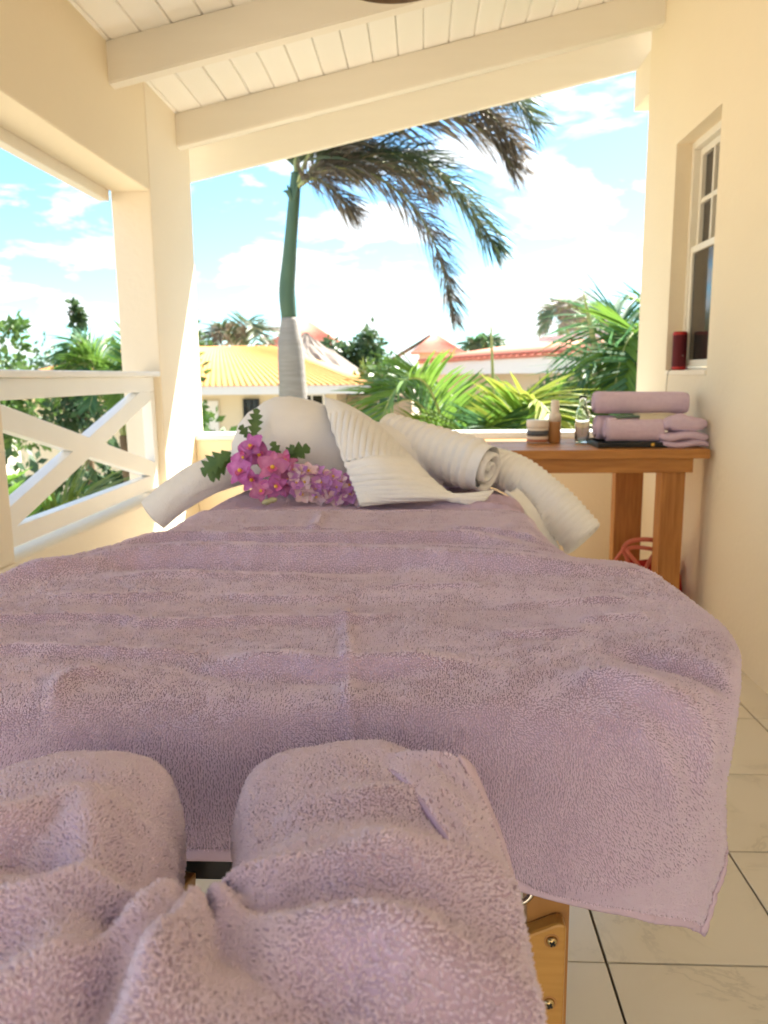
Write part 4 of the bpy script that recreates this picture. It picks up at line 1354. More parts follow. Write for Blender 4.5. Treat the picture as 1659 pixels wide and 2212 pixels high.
def towel_roll(label, a, b, ry, rz, group=None, ends=True, seed=1):
    """a short rolled towel between two points, with spiral ends"""
    a, b = np.array(a), np.array(b)
    t = thing('rolled_towel', label, 'towel', tuple((a + b) / 2 - np.array([0, 0, rz])), 0, group)
    n = 40
    q = np.linspace(0, 1, n)
    path = a + (b - a) * q[:, None]
    k = np.clip(np.minimum(q, 1 - q) / .05, 0, 1) ** .5 * .12 + .88
    Pp = sweep(path, ry * k, rz * k, 36, 2.3, lambda t_, a_: 1 + .03 * vnoise(t_ * 5, a_ * 1.1, 80 + seed) + .02 * np.sin(2 * a_ + seed))
    link('rolled_cloth', npmesh('rolled_cloth', Pp.reshape(-1, 3), grid_faces(n, 37), True), M['lavfar'], t)
    roll_end('spiral_edge', a, a - b, min(ry, rz) * .84, 2.6, M['lavfar'], t, .006, .62)
    roll_end('spiral_edge', b, b - a, min(ry, rz) * .84, 2.6, M['lavfar'], t, .006, .62)
    # the loose edge of the towel lying on the roll
    m_ = (a + b) / 2
    return t


towel_roll('large rolled lavender towel, topmost of the pile on the tray', (.785, 3.63, ZD + .193), (1.195, 3.62, ZD + .187), .060, .050, None, seed=1)
towel_roll('small rolled lavender towel at the front of the black tray', (.815, 3.515, ZD + .078), (1.06, 3.51, ZD + .076), .050, .053, None, seed=2)
towel_roll('lavender rolled towel at the rear of the black tray, under the large roll', (.795, 3.635, ZD + .079), (1.05, 3.64, ZD + .077), .050, .053, None, seed=3)
ft = thing('folded_towel', 'crumpled folded lavender face cloths stacked at the wall end of the side table', 'towel', (1.15, 3.5, ZD))
for k, (z0, hx, hy, hh, ox) in enumerate(((ZD + .001, .108, .062, .030, .008), (ZD + .031, .110, .062, .038, -.004), (ZD + .068, .098, .058, .074, .0))):
    nu, nv = 44, 30
    a_ = np.linspace(0, 2 * np.pi, nu); b_ = np.linspace(-np.pi / 2, np.pi / 2, nv)
    AA, BB = np.meshgrid(a_, b_, indexing='ij')
    sg = lambda q, e: np.sign(q) * np.abs(q) ** e
    X = hx * sg(np.cos(BB), .5) * sg(np.cos(AA), .55); Y = hy * sg(np.cos(BB), .5) * sg(np.sin(AA), .55); Z = hh / 2 * sg(np.sin(BB), .6)
    w_ = 1 + .05 * fbm(np.cos(AA) * 2 + 5, np.sin(AA) * 2 + BB, 90 + k, 3)
    if k == 2:
        Z = Z * (1 - .45 * np.clip(np.abs(X / hx + .12) - .2, 0, 1)) + .014 * fbm(X * 30, Y * 30, 95, 3) - .012 * np.exp(-((X - .03) / .02) ** 2) * (Z > 0)
    else:
        Z = Z + .006 * np.sin(X * 38 + k)
    Pz = np.stack([1.147 + ox + X * w_, 3.50 + Y * w_, z0 + hh / 2 + Z], -1)
    Pz[..., 0] = np.minimum(Pz[..., 0], XR - .004)
    link('folded_cloth', npmesh('folded_cloth', Pz.reshape(-1, 3), grid_faces(nu, nv), True), M['lavfar'], ft)
cd_ = thing('card_box', 'small cream card packet lying between the rolled and folded lavender towels', 'packet', (1.00, 3.56, ZD + .12))
box('packet_body', (.955, 3.485, ZD + .098), (1.105, 3.58, ZD + .142), M['card'], cd_, .003)
box('lid_flap', (.953, 3.483, ZD + .1425), (1.107, 3.582, ZD + .146), M['card'], cd_, .001)
gs = thing('green_sachet', 'dark green sachet tucked under the large rolled towel', 'sachet', (.91, 3.55, ZD + .13))
g_ = np.linspace(-1, 1, 14); GA, GB = np.meshgrid(g_, g_, indexing='ij')
for sgn in (1,):
    Pz = np.stack([.905 + .05 * GA, 3.52 + .035 * GB, ZD + .134 + .009 * (1 - GA ** 2) * (1 - GB ** 2) + .003 * GA], -1)
    so = link('sachet_body', npmesh('sachet_body', Pz.reshape(-1, 3), grid_faces(14, 14), True), M['green'], gs)
    s2 = so.modifiers.new('thick', 'SOLIDIFY'); s2.thickness = .006

# ------------------------------------------------------------------ red speaker on the sill
spk = thing('portable_speaker', 'dark red cylindrical portable speaker standing on the window sill', 'speaker', (XR + .040, 4.055, WZ0 + .022))
prof = [(.0001, 0), (.026, 0), (.031, .003), (.0335, .010), (.034, .02), (.034, .17), (.0335, .178), (.031, .185), (.026, .188), (.0001, .186)]
lathe('mesh_body', prof, (XR + .040, 4.055, WZ0 + .0225), M['speaker'], spk, 28)
lathe('base_ring', [(.0265, .0), (.0325, .0025), (.0350, .010), (.0350, .016), (.0343, .018)], (XR + .040, 4.055, WZ0 + .0225), M['redbag'], spk, 28)
lathe('top_ring', [(.0343, .172), (.0350, .174), (.0345, .180), (.032, .1865), (.028, .189)], (XR + .040, 4.055, WZ0 + .0225), M['redbag'], spk, 28)
V, F = lathe_arr([(.0001, .001), (.003, .001), (.0034, 0)], (0, 0, 0), 10)
V = [(XR + .040 + .008 + a_, 4.055 - .0335 - c_, WZ0 + .095 + b_) for a_, b_, c_ in V]
link('badge', poly_mesh('badge', V, F, True), M['steel'], spk)
tube('cord_loop', curve([(XR + .008, 4.04, WZ0 + .03), (XR - .012, 4.05, WZ0 + .012), (XR - .014, 4.055, WZ0 - .06), (XR - .010, 4.08, WZ0 - .12), (XR - .006, 4.10, WZ0 - .14)], 20), .0016, M['wick'], spk, 6)

# ------------------------------------------------------------------ handbag under the table
bg = thing('handbag', 'red handbag with coral leather straps on the floor under the side table', 'handbag', (1.08, 3.68, 0))
nu, nv = 36, 16
a_ = np.linspace(0, 2 * np.pi, nu); b_ = np.linspace(0, 1, nv)
AA, BB = np.meshgrid(a_, b_, indexing='ij')
sg = lambda q, e: np.sign(q) * np.abs(q) ** e
wdt = .15 - .018 * BB + .006 * np.sin(4 * AA + BB * 5); dpt = .062 - .030 * BB ** 2
Pz = np.stack([1.10 + wdt * sg(np.cos(AA), .6), 3.70 + dpt * sg(np.sin(AA), .7), .002 + .262 * BB + .012 * np.sin(2 * AA) * BB], -1)
bo_ = link('bag_body', npmesh('bag_body', Pz.reshape(-1, 3), grid_faces(nu, nv), True), M['redbag'], bg)
s2 = bo_.modifiers.new('thick', 'SOLIDIFY'); s2.thickness = .004
box('bag_bottom', (.96, 3.645, .0005), (1.24, 3.755, .006), M['redbag'], bg, .002)


def strap(pts, w, parent, m, nrm=(0, -1, 0)):
    Pp = curve(pts, 36)
    T = np.gradient(Pp, axis=0); T /= np.linalg.norm(T, axis=1, keepdims=True)
    S = np.cross(T, np.array(nrm, float)); S /= np.linalg.norm(S, axis=1, keepdims=True)
    V = np.stack([Pp - S * w / 2, Pp + S * w / 2], 1).reshape(-1, 3)
    o = link('strap', npmesh('strap', V, grid_faces(36, 2), True), m, parent)
    s_ = o.modifiers.new('thick', 'SOLIDIFY'); s_.thickness = .006; s_.offset = 0
    return o


strap([(.985, 3.645, .20), (.965, 3.62, .29), (.940, 3.60, .345), (.975, 3.60, .382), (1.06, 3.60, .388), (1.13, 3.62, .36), (1.17, 3.64, .29)], .020, bg, M['coral'])
strap([(1.035, 3.60, .22), (1.00, 3.585, .28), (.955, 3.59, .338), (.99, 3.60, .352), (1.06, 3.60, .345), (1.12, 3.62, .325), (1.17, 3.65, .25)], .018, bg, M['coral'])
strap([(.885, 3.60, .24), (.91, 3.60, .30), (.945, 3.605, .345)], .014, bg, M['coral'])
strap([(1.035, 3.62, .20), (1.06, 3.615, .27), (1.085, 3.615, .315), (1.11, 3.62, .33)], .018, bg, M['coral'])

# ------------------------------------------------------------------ wicker pendant
lp = thing('pendant_lamp', 'dark wicker pendant lampshade rim hanging below the rafters at the top edge', 'lamp', (-.073, 2.33, 2.2))
LC = np.array([-.073, 2.33, 2.222])
a = np.linspace(0, 2 * np.pi, 65)
V, F = tube_arr(np.stack([LC[0] + .165 * np.cos(a), LC[1] + .165 * np.sin(a), LC[2] + 0 * a], 1), .0075, 10, False)
link('rim', poly_mesh('rim', V, F, True), M['wick'], lp)
parts = []
for k in range(56):
    t0 = 2 * math.pi * k / 56
    pts = [(LC[0] + rr * math.cos(t0 + tw2), LC[1] + rr * math.sin(t0 + tw2), LC[2] + zz_) for rr, zz_, tw2 in ((.165, 0, 0), (.17, .08, .05), (.155, .17, .1), (.11, .24, .14), (.03, .28, .18))]
    parts.append(tube_arr(curve(pts, 10), .0035, 5, False))
for rr, zz_ in ((.168, .03), (.170, .06), (.169, .09), (.165, .12), (.157, .155), (.145, .19), (.125, .22), (.09, .252), (.05, .273)):
    parts.append(tube_arr(np.stack([LC[0] + rr * np.cos(a), LC[1] + rr * np.sin(a), LC[2] + zz_ + .003 * np.sin(a * 16)], 1), .004, 5, False))
V, F = merge(parts)
link('woven_shade', poly_mesh('woven_shade', V, F, True), M['wick'], lp)
parts = []
for k in range(9):
    t0 = -2.6 + k * .27 + rng.uniform(-.08, .08)
    b0 = np.array([LC[0] + .165 * math.cos(t0), LC[1] + .165 * math.sin(t0), LC[2] - .004])
    parts.append(tube_arr(np.array([b0, b0 + (rng.uniform(-.004, .004), 0, -.012), b0 + (rng.uniform(-.008, .008), 0, -rng.uniform(.014, .024))]), .0012, 5))
V, F = merge(parts)
link('frayed_strand', poly_mesh('frayed_strand', V, F, True), M['wick'], lp)
tube('cord', [(LC[0], LC[1], LC[2] + .28), (LC[0], LC[1], zc(LC[0]) - .002)], .003, M['black'], lp, 6)

# ------------------------------------------------------------------ garden: ground
GZ = -3.0
gr = link('ground', npmesh('ground', [(-400, -60, GZ), (400, -60, GZ), (400, 700, GZ), (-400, 700, GZ)], [(0, 1, 2, 3)]), M['lawn'])
tag(gr, kind='structure')
pth = link('path', npmesh('path', [(-9, 5.5, GZ + .02), (9, 5.5, GZ + .02), (9, 7.0, GZ + .02), (-9, 7.0, GZ + .02)], [(0, 1, 2, 3)]), M['beigewall'])
tag(pth, kind='structure')
dw = thing('lower_storey', 'cream ground floor of the house beneath the veranda', 'building', (0, 2, GZ))
box('wall', (LO + .01, -2.15, GZ), (XR + .25, YE - .02, -.06), M['wall'], dw, 0)


# ------------------------------------------------------------------ foliage
def ribbon_leaf(V, F, base, d, L, W, nrm, droop, wind, segs=3):
    """narrow leaflet made of a few quads that bends with gravity and wind"""
    p = np.array(base, float); d = np.array(d, float); d /= np.linalg.norm(d)
    o = len(V)
    wk = [.55, 1.0, .75, .06] if segs == 3 else [.5, 1.0, .9, .6, .06]
    for i in range(segs + 1):
        s = np.cross(d, nrm); s /= np.linalg.norm(s) + 1e-9
        V.append(p - s * W * .5 * wk[i]); V.append(p + s * W * .5 * wk[i])
        p = p + d * L / segs
        d = d + np.array([0, 0, -droop]) + wind; d /= np.linalg.norm(d)
    for i in range(segs):
        F.append((o + 2 * i, o + 2 * i + 1, o + 2 * i + 3, o + 2 * i + 2))


def frond_mesh(name, pts, leafL, leafW, n, m, r, droop=.25, wind=(0, 0, 0), fwd=.55, lift=.25, rach=.012, msr=None, start=.12, prof=None, plume=0.0):
    Pp = curve(pts, 30)
    T = np.gradient(Pp, axis=0); T /= np.linalg.norm(T, axis=1, keepdims=True)
    V, F = [], []
    wind = np.array(wind, float)
    for k in range(n):
        t = start + (1 - start) * (k + r.uniform(0, .8)) / n
        i = min(int(t * 29), 28); f = t * 29 - i
        p = Pp[i] * (1 - f) + Pp[i + 1] * f; tg = T[i]
        side = np.cross(tg, [0, 0, 1.0]); side /= np.linalg.norm(side) + 1e-9
        up = np.cross(side, tg)
        env = (math.sin(math.pi * (0.12 + .80 * t)) ** .6) if prof is None else prof(t)
        for sg_ in (-1, 1):
            q = r.uniform(-plume, plume)
            d = side * sg_ * (math.cos(q)) + up * (lift + math.sin(q)) + tg * (fwd + .5 * t) + r.normal(0, .09, 3)
            nn_ = up + r.normal(0, .35, 3)
            ribbon_leaf(V, F, p, d, leafL * env * r.uniform(.85, 1.12), leafW * r.uniform(.8, 1.2), nn_, droop * r.uniform(.6, 1.4), wind)
    nl = len(F)
    v2, f2 = tube_arr(Pp, np.linspace(rach, rach * .22, 30), 6)
    o = len(V)
    V += [tuple(x) for x in v2]; F += [tuple(i + o for i in q) for q in f2]
    me = poly_mesh(name, V, F, True)
    me.materials.append(m); me.materials.append(msr or M['rachis'])
    mi = np.zeros(len(me.polygons), dtype=np.int32); mi[nl:] = 1
    me.polygons.foreach_set('material_index', mi)
    return me


class RN:
    """tiny wrapper so that frond code can ask for scalars or vectors"""
    def __init__(s, sd): s.g = np.random.default_rng(sd)
    def uniform(s, a, b): return float(s.g.uniform(a, b))
    def normal(s, a, b, n=None): return s.g.normal(a, b, n) if n else float(s.g.normal(a, b))


# --- the tall royal palm in the wind
PD = 7.6
rp = thing('palm_tree', 'tall palm with green crownshaft and windswept fronds blowing to the right', 'palm tree', (-1.27, PD, GZ))
path = curve([(-1.30, PD, GZ), (-1.27, PD, -1.5), (-1.235, PD, .0), (-1.232, PD, .85), (-1.243, PD, 1.3), (-1.250, PD, 1.70)], 70)
rad = np.interp(np.linspace(0, 1, 70), [0, .3, .8, .88, .96, 1], [.17, .15, .128, .118, .088, .076])
rad = rad * (1 + .006 * np.sin(np.arange(70) * 2.4) + np.where(np.arange(70) > 58, .03 * np.sin(np.arange(70) * 3.1), 0))
V, F = tube_arr(path, rad, 20)
link('trunk', poly_mesh('trunk', V, F, True), M['trunk'], rp)
path = curve([(-1.250, PD, 1.69), (-1.262, PD, 1.95), (-1.235, PD, 2.2), (-1.195, PD, 2.55), (-1.165, PD, 2.80), (-1.150, PD, 3.0)], 40)
rad = np.interp(np.linspace(0, 1, 40), [0, .12, .3, .55, .85, 1], [.074, .079, .074, .060, .054, .040])
V, F = tube_arr(path, rad, 16)
link('crownshaft', poly_mesh('crownshaft', V, F, True), M['shaft'], rp)
CR0 = (-1.15, PD, 2.86)
rr1 = RN(11)
WIND = (.16, .0, -.02)
fr = [
    ([CR0, (-.85, PD, 3.10), (-.35, PD + .1, 3.42), (.20, PD + .1, 3.50), (.62, PD + .05, 3.30), (.86, PD, 2.98)], .55, .030, 92, 'frondk', .26),
    ([CR0, (-.95, PD - .2, 3.16), (-.45, PD - .3, 3.62), (.15, PD - .4, 3.74), (.62, PD - .4, 3.62), (.98, PD - .4, 3.25)], .55, .030, 92, 'frondkg', .22),
    ([CR0, (-.90, PD + .1, 3.04), (-.45, PD + .15, 3.18), (-.05, PD + .2, 3.16), (.33, PD + .2, 2.88), (.57, PD + .2, 2.55), (.72, PD + .2, 2.32)], 0.48, .030, 96, 'frondkg', .36),
    ([CR0, (-.88, PD - .1, 3.00), (-.52, PD - .1, 2.98), (-.15, PD - .1, 2.75), (.10, PD - .1, 2.40), (.24, PD - .1, 2.00), (.32, PD - .1, 1.66)], .42, .030, 96, 'frondk', .36),
    ([CR0, (-1.0, PD - .2, 2.90), (-.85, PD - .3, 2.84), (-.70, PD - .3, 2.70), (-.58, PD - .3, 2.58)], .34, .026, 50, 'frondk', .28),
    ([CR0, (-.92, PD + .2, 3.06), (-.55, PD + .4, 3.20), (-.15, PD + .5, 3.12), (.15, PD + .6, 2.92)], .48, .030, 70, 'frondk', .30),
    ([CR0, (-.88, PD, 3.14), (-.40, PD, 3.50), (.18, PD - .1, 3.62), (.58, PD - .1, 3.46), (.90, PD - .1, 3.12)], .52, .030, 80, 'frondk', .30),
    ([CR0, (-1.10, PD + .1, 3.30), (-.85, PD + .3, 3.75), (-.35, PD + .4, 4.0), (.3, PD + .5, 3.9)], .5, .030, 70, 'frondk', .26),
    ([CR0, (-1.14, PD, 3.2), (-1.02, PD - .1, 3.6), (-.7, PD - .2, 3.95), (-.2, PD - .2, 4.05)], .5, .03, 60, 'frondkg', .26)]
for pts, L, W, n, mm, dr in fr:
    link('frond', frond_mesh('frond', pts, L * 1.12, W * .62, int(n * 2.8), M[mm], rr1, dr, WIND, .8, .12, .020, M['rachis'], .14, None, 1.0), None, rp)
for (dx_, dz_, l_) in ((-.05, .16, .1), (-.09, .05, .12), (.05, .2, .05)):
    tube('petiole', curve([(-1.17, PD - .03, 2.72), (-1.17 + dx_ * .6, PD - .05, 2.82), (-1.17 + dx_, PD - .06, 2.80 + dz_ * .5)], 8), [.022, .02, .019, .018, .016, .013, .010, .006], M['shaft'], rp, 8)


def palm(name, label, x, y, z0, zc_, fronds, mats, L, seed, leaf=(.42, .032, 46), trunk_r=.09, cat='palm tree', group=None, spread=1.0, wind=(.05, 0, 0), up=.9, arch=.55, az=None, trunk=True):
    """clump or crown of arching fronds on a trunk; every frond a part"""
    t = thing(name, label, cat, (x, y, z0), 0, group)
    r = RN(seed)
    if trunk:
        tube('trunk', curve([(x, y, z0), (x + .05, y, (z0 + zc_) / 2), (x, y, zc_)], 10), np.linspace(trunk_r * 1.2, trunk_r * .8, 10), M['brownstem'], t, 10)
    for k in range(fronds):
        a_ = (2 * math.pi * k / fronds + r.uniform(-.3, .3)) if az is None else r.uniform(*az)
        l_ = L * r.uniform(.8, 1.15)
        e = up * r.uniform(.75, 1.2)
        c_, s_ = math.cos(a_), math.sin(a_)
        o = np.array([x + .05 * c_, y + .05 * s_, zc_])
        hx_ = np.array([c_, s_ * .9, 0]) * spread
        wv = np.array(wind) * l_ * 3
        pts = [o, o + hx_ * l_ * .16 + np.array([0, 0, e * l_ * .33]), o + hx_ * l_ * .42 + np.array([0, 0, e * l_ * .62]) + wv * .3,
               o + hx_ * l_ * .72 + np.array([0, 0, e * l_ * (.72 - arch * .25)]) + wv * .7, o + hx_ * l_ * .96 + np.array([0, 0, e * l_ * (.70 - arch * .75)]) + wv]
        link('frond', frond_mesh('frond', pts, leaf[0] * l_ / L, leaf[1], leaf[2], M[mats[k % len(mats)]], r, .14, np.array(wind), .55, .35, .016, None, .16), None, t)
    return t


# near clumps behind the parapet
palm('areca_palm', 'broad bright green palm clump rising behind the parapet, left of the amber bottle', .45, 6.1, GZ, -.22, 21, ['frondg', 'frondb', 'frondg', 'frondy', 'frondg'], 1.78, 21, (.42, .027, 70), .08, spread=.66, wind=(.02, 0, 0), up=1.0, arch=.55)
palm('areca_palm', 'tall palm clump behind the glass bottle, next to the end of the house wall', 2.05, 6.4, GZ, .02, 18, ['frondb', 'frondg', 'frondb'], 2.1, 23, (.54, .028, 72), .09, spread=.62, wind=(.05, 0, 0), up=1.02, arch=.5)
palm('areca_palm', 'low olive green palm clump directly behind the parapet coping', 1.25, 5.7, GZ, -.55, 18, ['frondg', 'frondy', 'frondg'], 1.35, 25, (.43, .026, 64), .07, spread=.72, wind=(.02, 0, 0), up=1.0, arch=.7)
# one pale unopened spear leaf
spear = thing('palm_spear', 'single pale unopened palm spear leaning above the amber bottle', 'palm leaf', (1.52, 6.2, GZ))
tube('stalk', curve([(1.62, 6.25, GZ), (1.60, 6.25, -.6), (1.47, 6.2, .75), (1.36, 6.2, 1.25), (1.23, 6.2, 1.78)], 30), np.interp(np.linspace(0, 1, 30), [0, .6, .9, 1], [.035, .032, .018, .003]), M['rachis'], spear, 8)
sp2 = thing('palm_spear', 'thin bluish palm spear standing up in front of the orange gable', 'palm leaf', (.53, 6.0, GZ))
tube('stalk', curve([(.60, 6.1, GZ), (.58, 6.1, 0.2), (.56, 6.1, .9), (.53, 6.1, 1.55)], 30), np.interp(np.linspace(0, 1, 30), [0, .7, .95, 1], [.016, .014, .009, .002]), M['rachis'], sp2, 8)


def leaf_tree(name, label, x, y, z0, blobs, m, nleaf, lsz, seed, trunk_r=.1, cat='tree', group=None, limbs=True):
    """branching tree: trunk and limbs, crown of leaf-sized faces scattered in uneven clumps"""
    t = thing(name, label, cat, (x, y, z0), 0, group)
    g = np.random.default_rng(seed)
    zt = min(b[2] for b in blobs)
    parts = [tube_arr(curve([(x, y, z0), (x + .04, y, (z0 + zt) * .5), (x, y, zt)], 8), np.linspace(trunk_r, trunk_r * .6, 8), 8)]
    for b in blobs:
        parts.append(tube_arr(curve([(x, y, zt - .3 * abs(zt - z0) * .3), ((x + b[0]) / 2, (y + b[1]) / 2, (zt + b[2]) / 2 - .05), (b[0], b[1], b[2] + b[5] * .4)], 7), np.linspace(trunk_r * .5, trunk_r * .12, 7), 6))
    V, F = merge(parts)
    link('trunk', poly_mesh('trunk', V, F, True), M['brownstem'], t)
    tot = sum(b[3] * b[5] for b in blobs)
    VV_, FF_ = [], []
    for b in blobs:
        n = max(20, int(nleaf * b[3] * b[5] / tot))
        nc = max(5, n // 22)
        cl = g.normal(0, 1, (nc, 3)); cl /= np.linalg.norm(cl, axis=1, keepdims=True)
        cl *= g.uniform(.25, 1, (nc, 1)) ** .5
        c = cl[g.integers(0, nc, n)] + g.normal(0, .17, (n, 3))
        P = np.array(b[:3]) + c * np.array([b[3], b[4], b[5]])
        D = g.normal(0, 1, (n, 3)) + c * .8 + np.array([0, 0, -.2]); D /= np.linalg.norm(D, axis=1, keepdims=True)
        S = np.cross(D, g.normal(0, 1, (n, 3))); S /= np.linalg.norm(S, axis=1, keepdims=True)
        L = (lsz * g.uniform(.6, 1.4, n))[:, None]
        q = np.stack([P, P + D * L * .5 + S * L * .26, P + D * L, P + D * L * .5 - S * L * .26], 1)
        o = len(VV_) * 4 if False else sum(len(a) for a in VV_)
        VV_.append(q.reshape(-1, 3)); FF_.append(np.arange(n * 4).reshape(n, 4) + o)
    link('crown', npmesh('crown', np.vstack(VV_), np.vstack(FF_)), m, t)
    return t


# left of the corner pillar, seen over and through the railing
leaf_tree('shrub_tree', 'sparse branching tree with small leaf tufts above the railing, leftmost in view', -7.2, 11, GZ,
          [(-6.55, 11, 1.30, .35, .3, .20), (-6.05, 11, 1.42, .30, .3, .18), (-5.72, 11, 1.78, .17, .2, .24), (-5.9, 11, 1.15, .45, .4, .25), (-6.85, 11, 1.05, .4, .4, .3), (-6.2, 11.2, .6, .9, .6, .5)], M['bush'], 2600, .13, 31)
leaf_tree('columnar_tree', 'slim columnar dark green tree standing above the railing', -4.78, 11, GZ,
          [(-4.78, 11, 1.95, .14, .15, .28), (-4.80, 11, 1.55, .19, .2, .28), (-4.85, 11, 1.15, .34, .3, .25), (-4.95, 11, .7, .5, .4, .4)], M['bushd'], 1500, .12, 33)
palm('fan_palm', 'large bright green palm against the corner pillar, above the railing', -3.12, 8.2, GZ, .55, 14, ['frondg', 'frondb', 'frondg'], 1.1, 35, (.36, .026, 56), .10, spread=.55, up=1.1, arch=.5, wind=(0, 0, 0))
palm('fan_palm', 'spreading green fan palm below the railing, seen through the upper gap of the brace', -2.95, 5.3, GZ, -.35, 12, ['frondg', 'frondy', 'bush'], 1.15, 37, (.5, .032, 54), .10, spread=.9, up=.75, arch=.8, wind=(0, 0, 0))
palm('fan_palm', 'dark palm with brown dead fronds low behind the railing brace', -2.75, 6.6, GZ, -.95, 14, ['frondb', 'frondkg', 'dead', 'frondb', 'dead'], 1.35, 39, (.5, .034, 54), .16, spread=.85, up=.6, arch=1.1, wind=(0, 0, 0))
leaf_tree('hedge_bush', 'dense yellow green bush seen through the left gap of the brace', -3.35, 5.6, GZ, [(-3.45, 5.6, -.75, .6, .5, .55), (-3.1, 5.3, -1.2, .6, .5, .5), (-3.7, 5.9, -.3, .5, .5, .4)], M['bushy'], 2600, .10, 41, .06, 'bush')
leaf_tree('hedge_bush', 'dark green hedge along the garden behind the low wall', -4.6, 8.6, GZ, [(-4.6, 8.6, -.9, 1.2, .8, 1.1), (-3.3, 8.9, -.8, 1.2, .8, 1.2), (-5.9, 8.8, -.6, 1.1, .8, 1.2)], M['bushd'], 5200, .16, 43, .1, 'bush')
leaf_tree('hedge_bush', 'shaded shrubs at the foot of the palm with dead fronds', -2.4, 6.4, GZ, [(-2.5, 6.4, -1.9, .8, .6, .7), (-1.9, 6.0, -2.2, .6, .5, .6), (-3.2, 6.8, -2.0, .7, .6, .7)], M['bushd'], 2600, .12, 45, .06, 'bush')
# between the pillar and the palm
leaf_tree('broadleaf_tree', 'leafy green tree right beside the corner pillar in front of the yellow roof', -2.65, 8.6, GZ, [(-2.62, 8.6, .95, .34, .35, .38), (-2.50, 8.5, .50, .38, .35, .35), (-2.75, 8.6, .1, .45, .4, .4), (-2.4, 8.5, -.3, .6, .4, .4)], M['bush'], 2400, .11, 47, .07)
palm('fan_palm', 'bright fan palm leaning below the yellow house window', -2.15, 8.0, GZ, -.15, 10, ['frondy', 'frondg'], 1.05, 49, (.45, .045, 34), .08, spread=.85, up=.6, arch=.9, wind=(0, 0, 0))
leaf_tree('broadleaf_tree', 'dark green tree behind the yellow roof at its left end', -5.9, 20, GZ, [(-5.95, 20, 1.95, .5, .5, .55), (-5.4, 20, 1.55, .55, .5, .4), (-5.75, 20, 2.7, .12, .12, .18)], M['bushd'], 1800, .18, 51, .12)
palm('distant_palm', 'dark windblown palm behind the ridge of the yellow roof', -5.0, 22, GZ, 1.75, 10, ['frondkg', 'frondk'], 1.5, 53, (.55, .07, 26), .14, spread=.9, up=.75, arch=1.0, wind=(.03, 0, 0))
leaf_tree('broadleaf_tree', 'round dark tree right of the thatched roof', -1.75, 21, GZ, [(-1.7, 21, 1.55, .62, .5, .5), (-1.35, 21, 2.0, .4, .4, .4), (-2.2, 21, 1.7, .4, .4, .4), (-1.1, 21, 1.3, .6, .5, .45)], M['bushd'], 2600, .17, 55, .14)
leaf_tree('broadleaf_tree', 'pale green bushes below the dark round tree', -1.5, 17, GZ, [(-1.2, 17, .75, .55, .5, .35), (-.8, 17, 1.0, .5, .5, .4), (-1.9, 17, .85, .4, .4, .25)], M['bush'], 1800, .15, 57, .1)
palm('distant_palm', 'small dark palm head above the red roofs, right of the big palm fronds', 4.15, 22, GZ, 2.05, 13, ['frondkg', 'frondk'], 1.35, 59, (.55, .07, 26), .14, spread=.9, up=.9, arch=.7, wind=(.05, 0, 0))
palm('distant_palm', 'half hidden palm head just behind the red roof strip', 1.95, 26, GZ, 1.72, 9, ['frondkg', 'frondb'], .8, 61, (.5, .07, 24), .12, spread=.8, up=.8, arch=.6, wind=(.04, 0, 0))
leaf_tree('broadleaf_tree', 'dark tree line far behind the houses on the left', -12, 34, GZ, [(-14, 34, .9, 2.5, 1.5, 1.5), (-10.5, 34, .7, 2.5, 1.5, 1.5), (-7.5, 35, .9, 2.5, 1.5, 1.4), (-17.5, 34, 1.0, 2.5, 1.5, 1.6)], M['bushd'], 4200, .32, 63, .2)


# ------------------------------------------------------------------ houses
def hip_roof(name, x0, x1, y0, y1, ze, zr, rx0, rx1, ry, m, parent, tiles=0, th_=.06):
    """hipped roof with real courses of pan tiles as raised ribs on every slope"""
    A_, B_, C_, D_ = (x0, y0, ze), (x1, y0, ze), (x1, y1, ze), (x0, y1, ze)
    E_, G_ = (rx0, ry, zr), (rx1, ry, zr)
    V = [A_, B_, C_, D_, E_, G_]
    F = [(0, 1, 5, 4), (1, 2, 5), (2, 3, 4, 5), (3, 0, 4), (3, 2, 1, 0)]
    ro = link(name, poly_mesh(name, V, F, False), m, parent)
    parts = []
    if tiles:
        def slope(a, b, c, d, n):
            a, b, c, d = map(np.array, (a, b, c, d))
            for k in range(n):
                f = (k + .5) / n
                lo = a + (b - a) * f; q = d + (c - d) * f
                # rib runs straight up the slope, clipped at the hip
                parts.append(tube_arr(np.array([lo, q]) + np.array([0, 0, .001]), .018, 5))
        slope(A_, B_, G_, E_, tiles)
        slope(B_, C_, G_, G_, max(4, int(tiles * .5)))
        slope(D_, A_, E_, E_, max(4, int(tiles * .5)))
        V, F = merge(parts)
        r_ = link('tile_course', poly_mesh('tile_course', V, F, True), m, ro); r_['kind'] = 'stuff'
    return ro


def house_window(parent, x0, x1, z0, z1, y, bars=(1, 1), m=None):
    """window in a wall facing the veranda"""
    bm = bmesh.new(); w = .05
    add_box(bm, (x0, y - .03, z0), (x0 + w, y + .05, z1)); add_box(bm, (x1 - w, y - .03, z0), (x1, y + .05, z1))
    add_box(bm, (x0 + w, y - .03, z0), (x1 - w, y + .05, z0 + w)); add_box(bm, (x0 + w, y - .03, z1 - w), (x1 - w, y + .05, z1))
    f = link('window', bmmesh('window', bm), m or M['fascia'], parent)
    box('pane', (x0 + w, y + .01, z0 + w), (x1 - w, y + .03, z1 - w), M['pane'], f, 0)
    for k in range(bars[0]):
        xm = x0 + (x1 - x0) * (k + 1) / (bars[0] + 1)
        box('muntin', (xm - .014, y - .012, z0 + w), (xm + .014, y + .009, z1 - w), m or M['fascia'], f, 0)
    return f


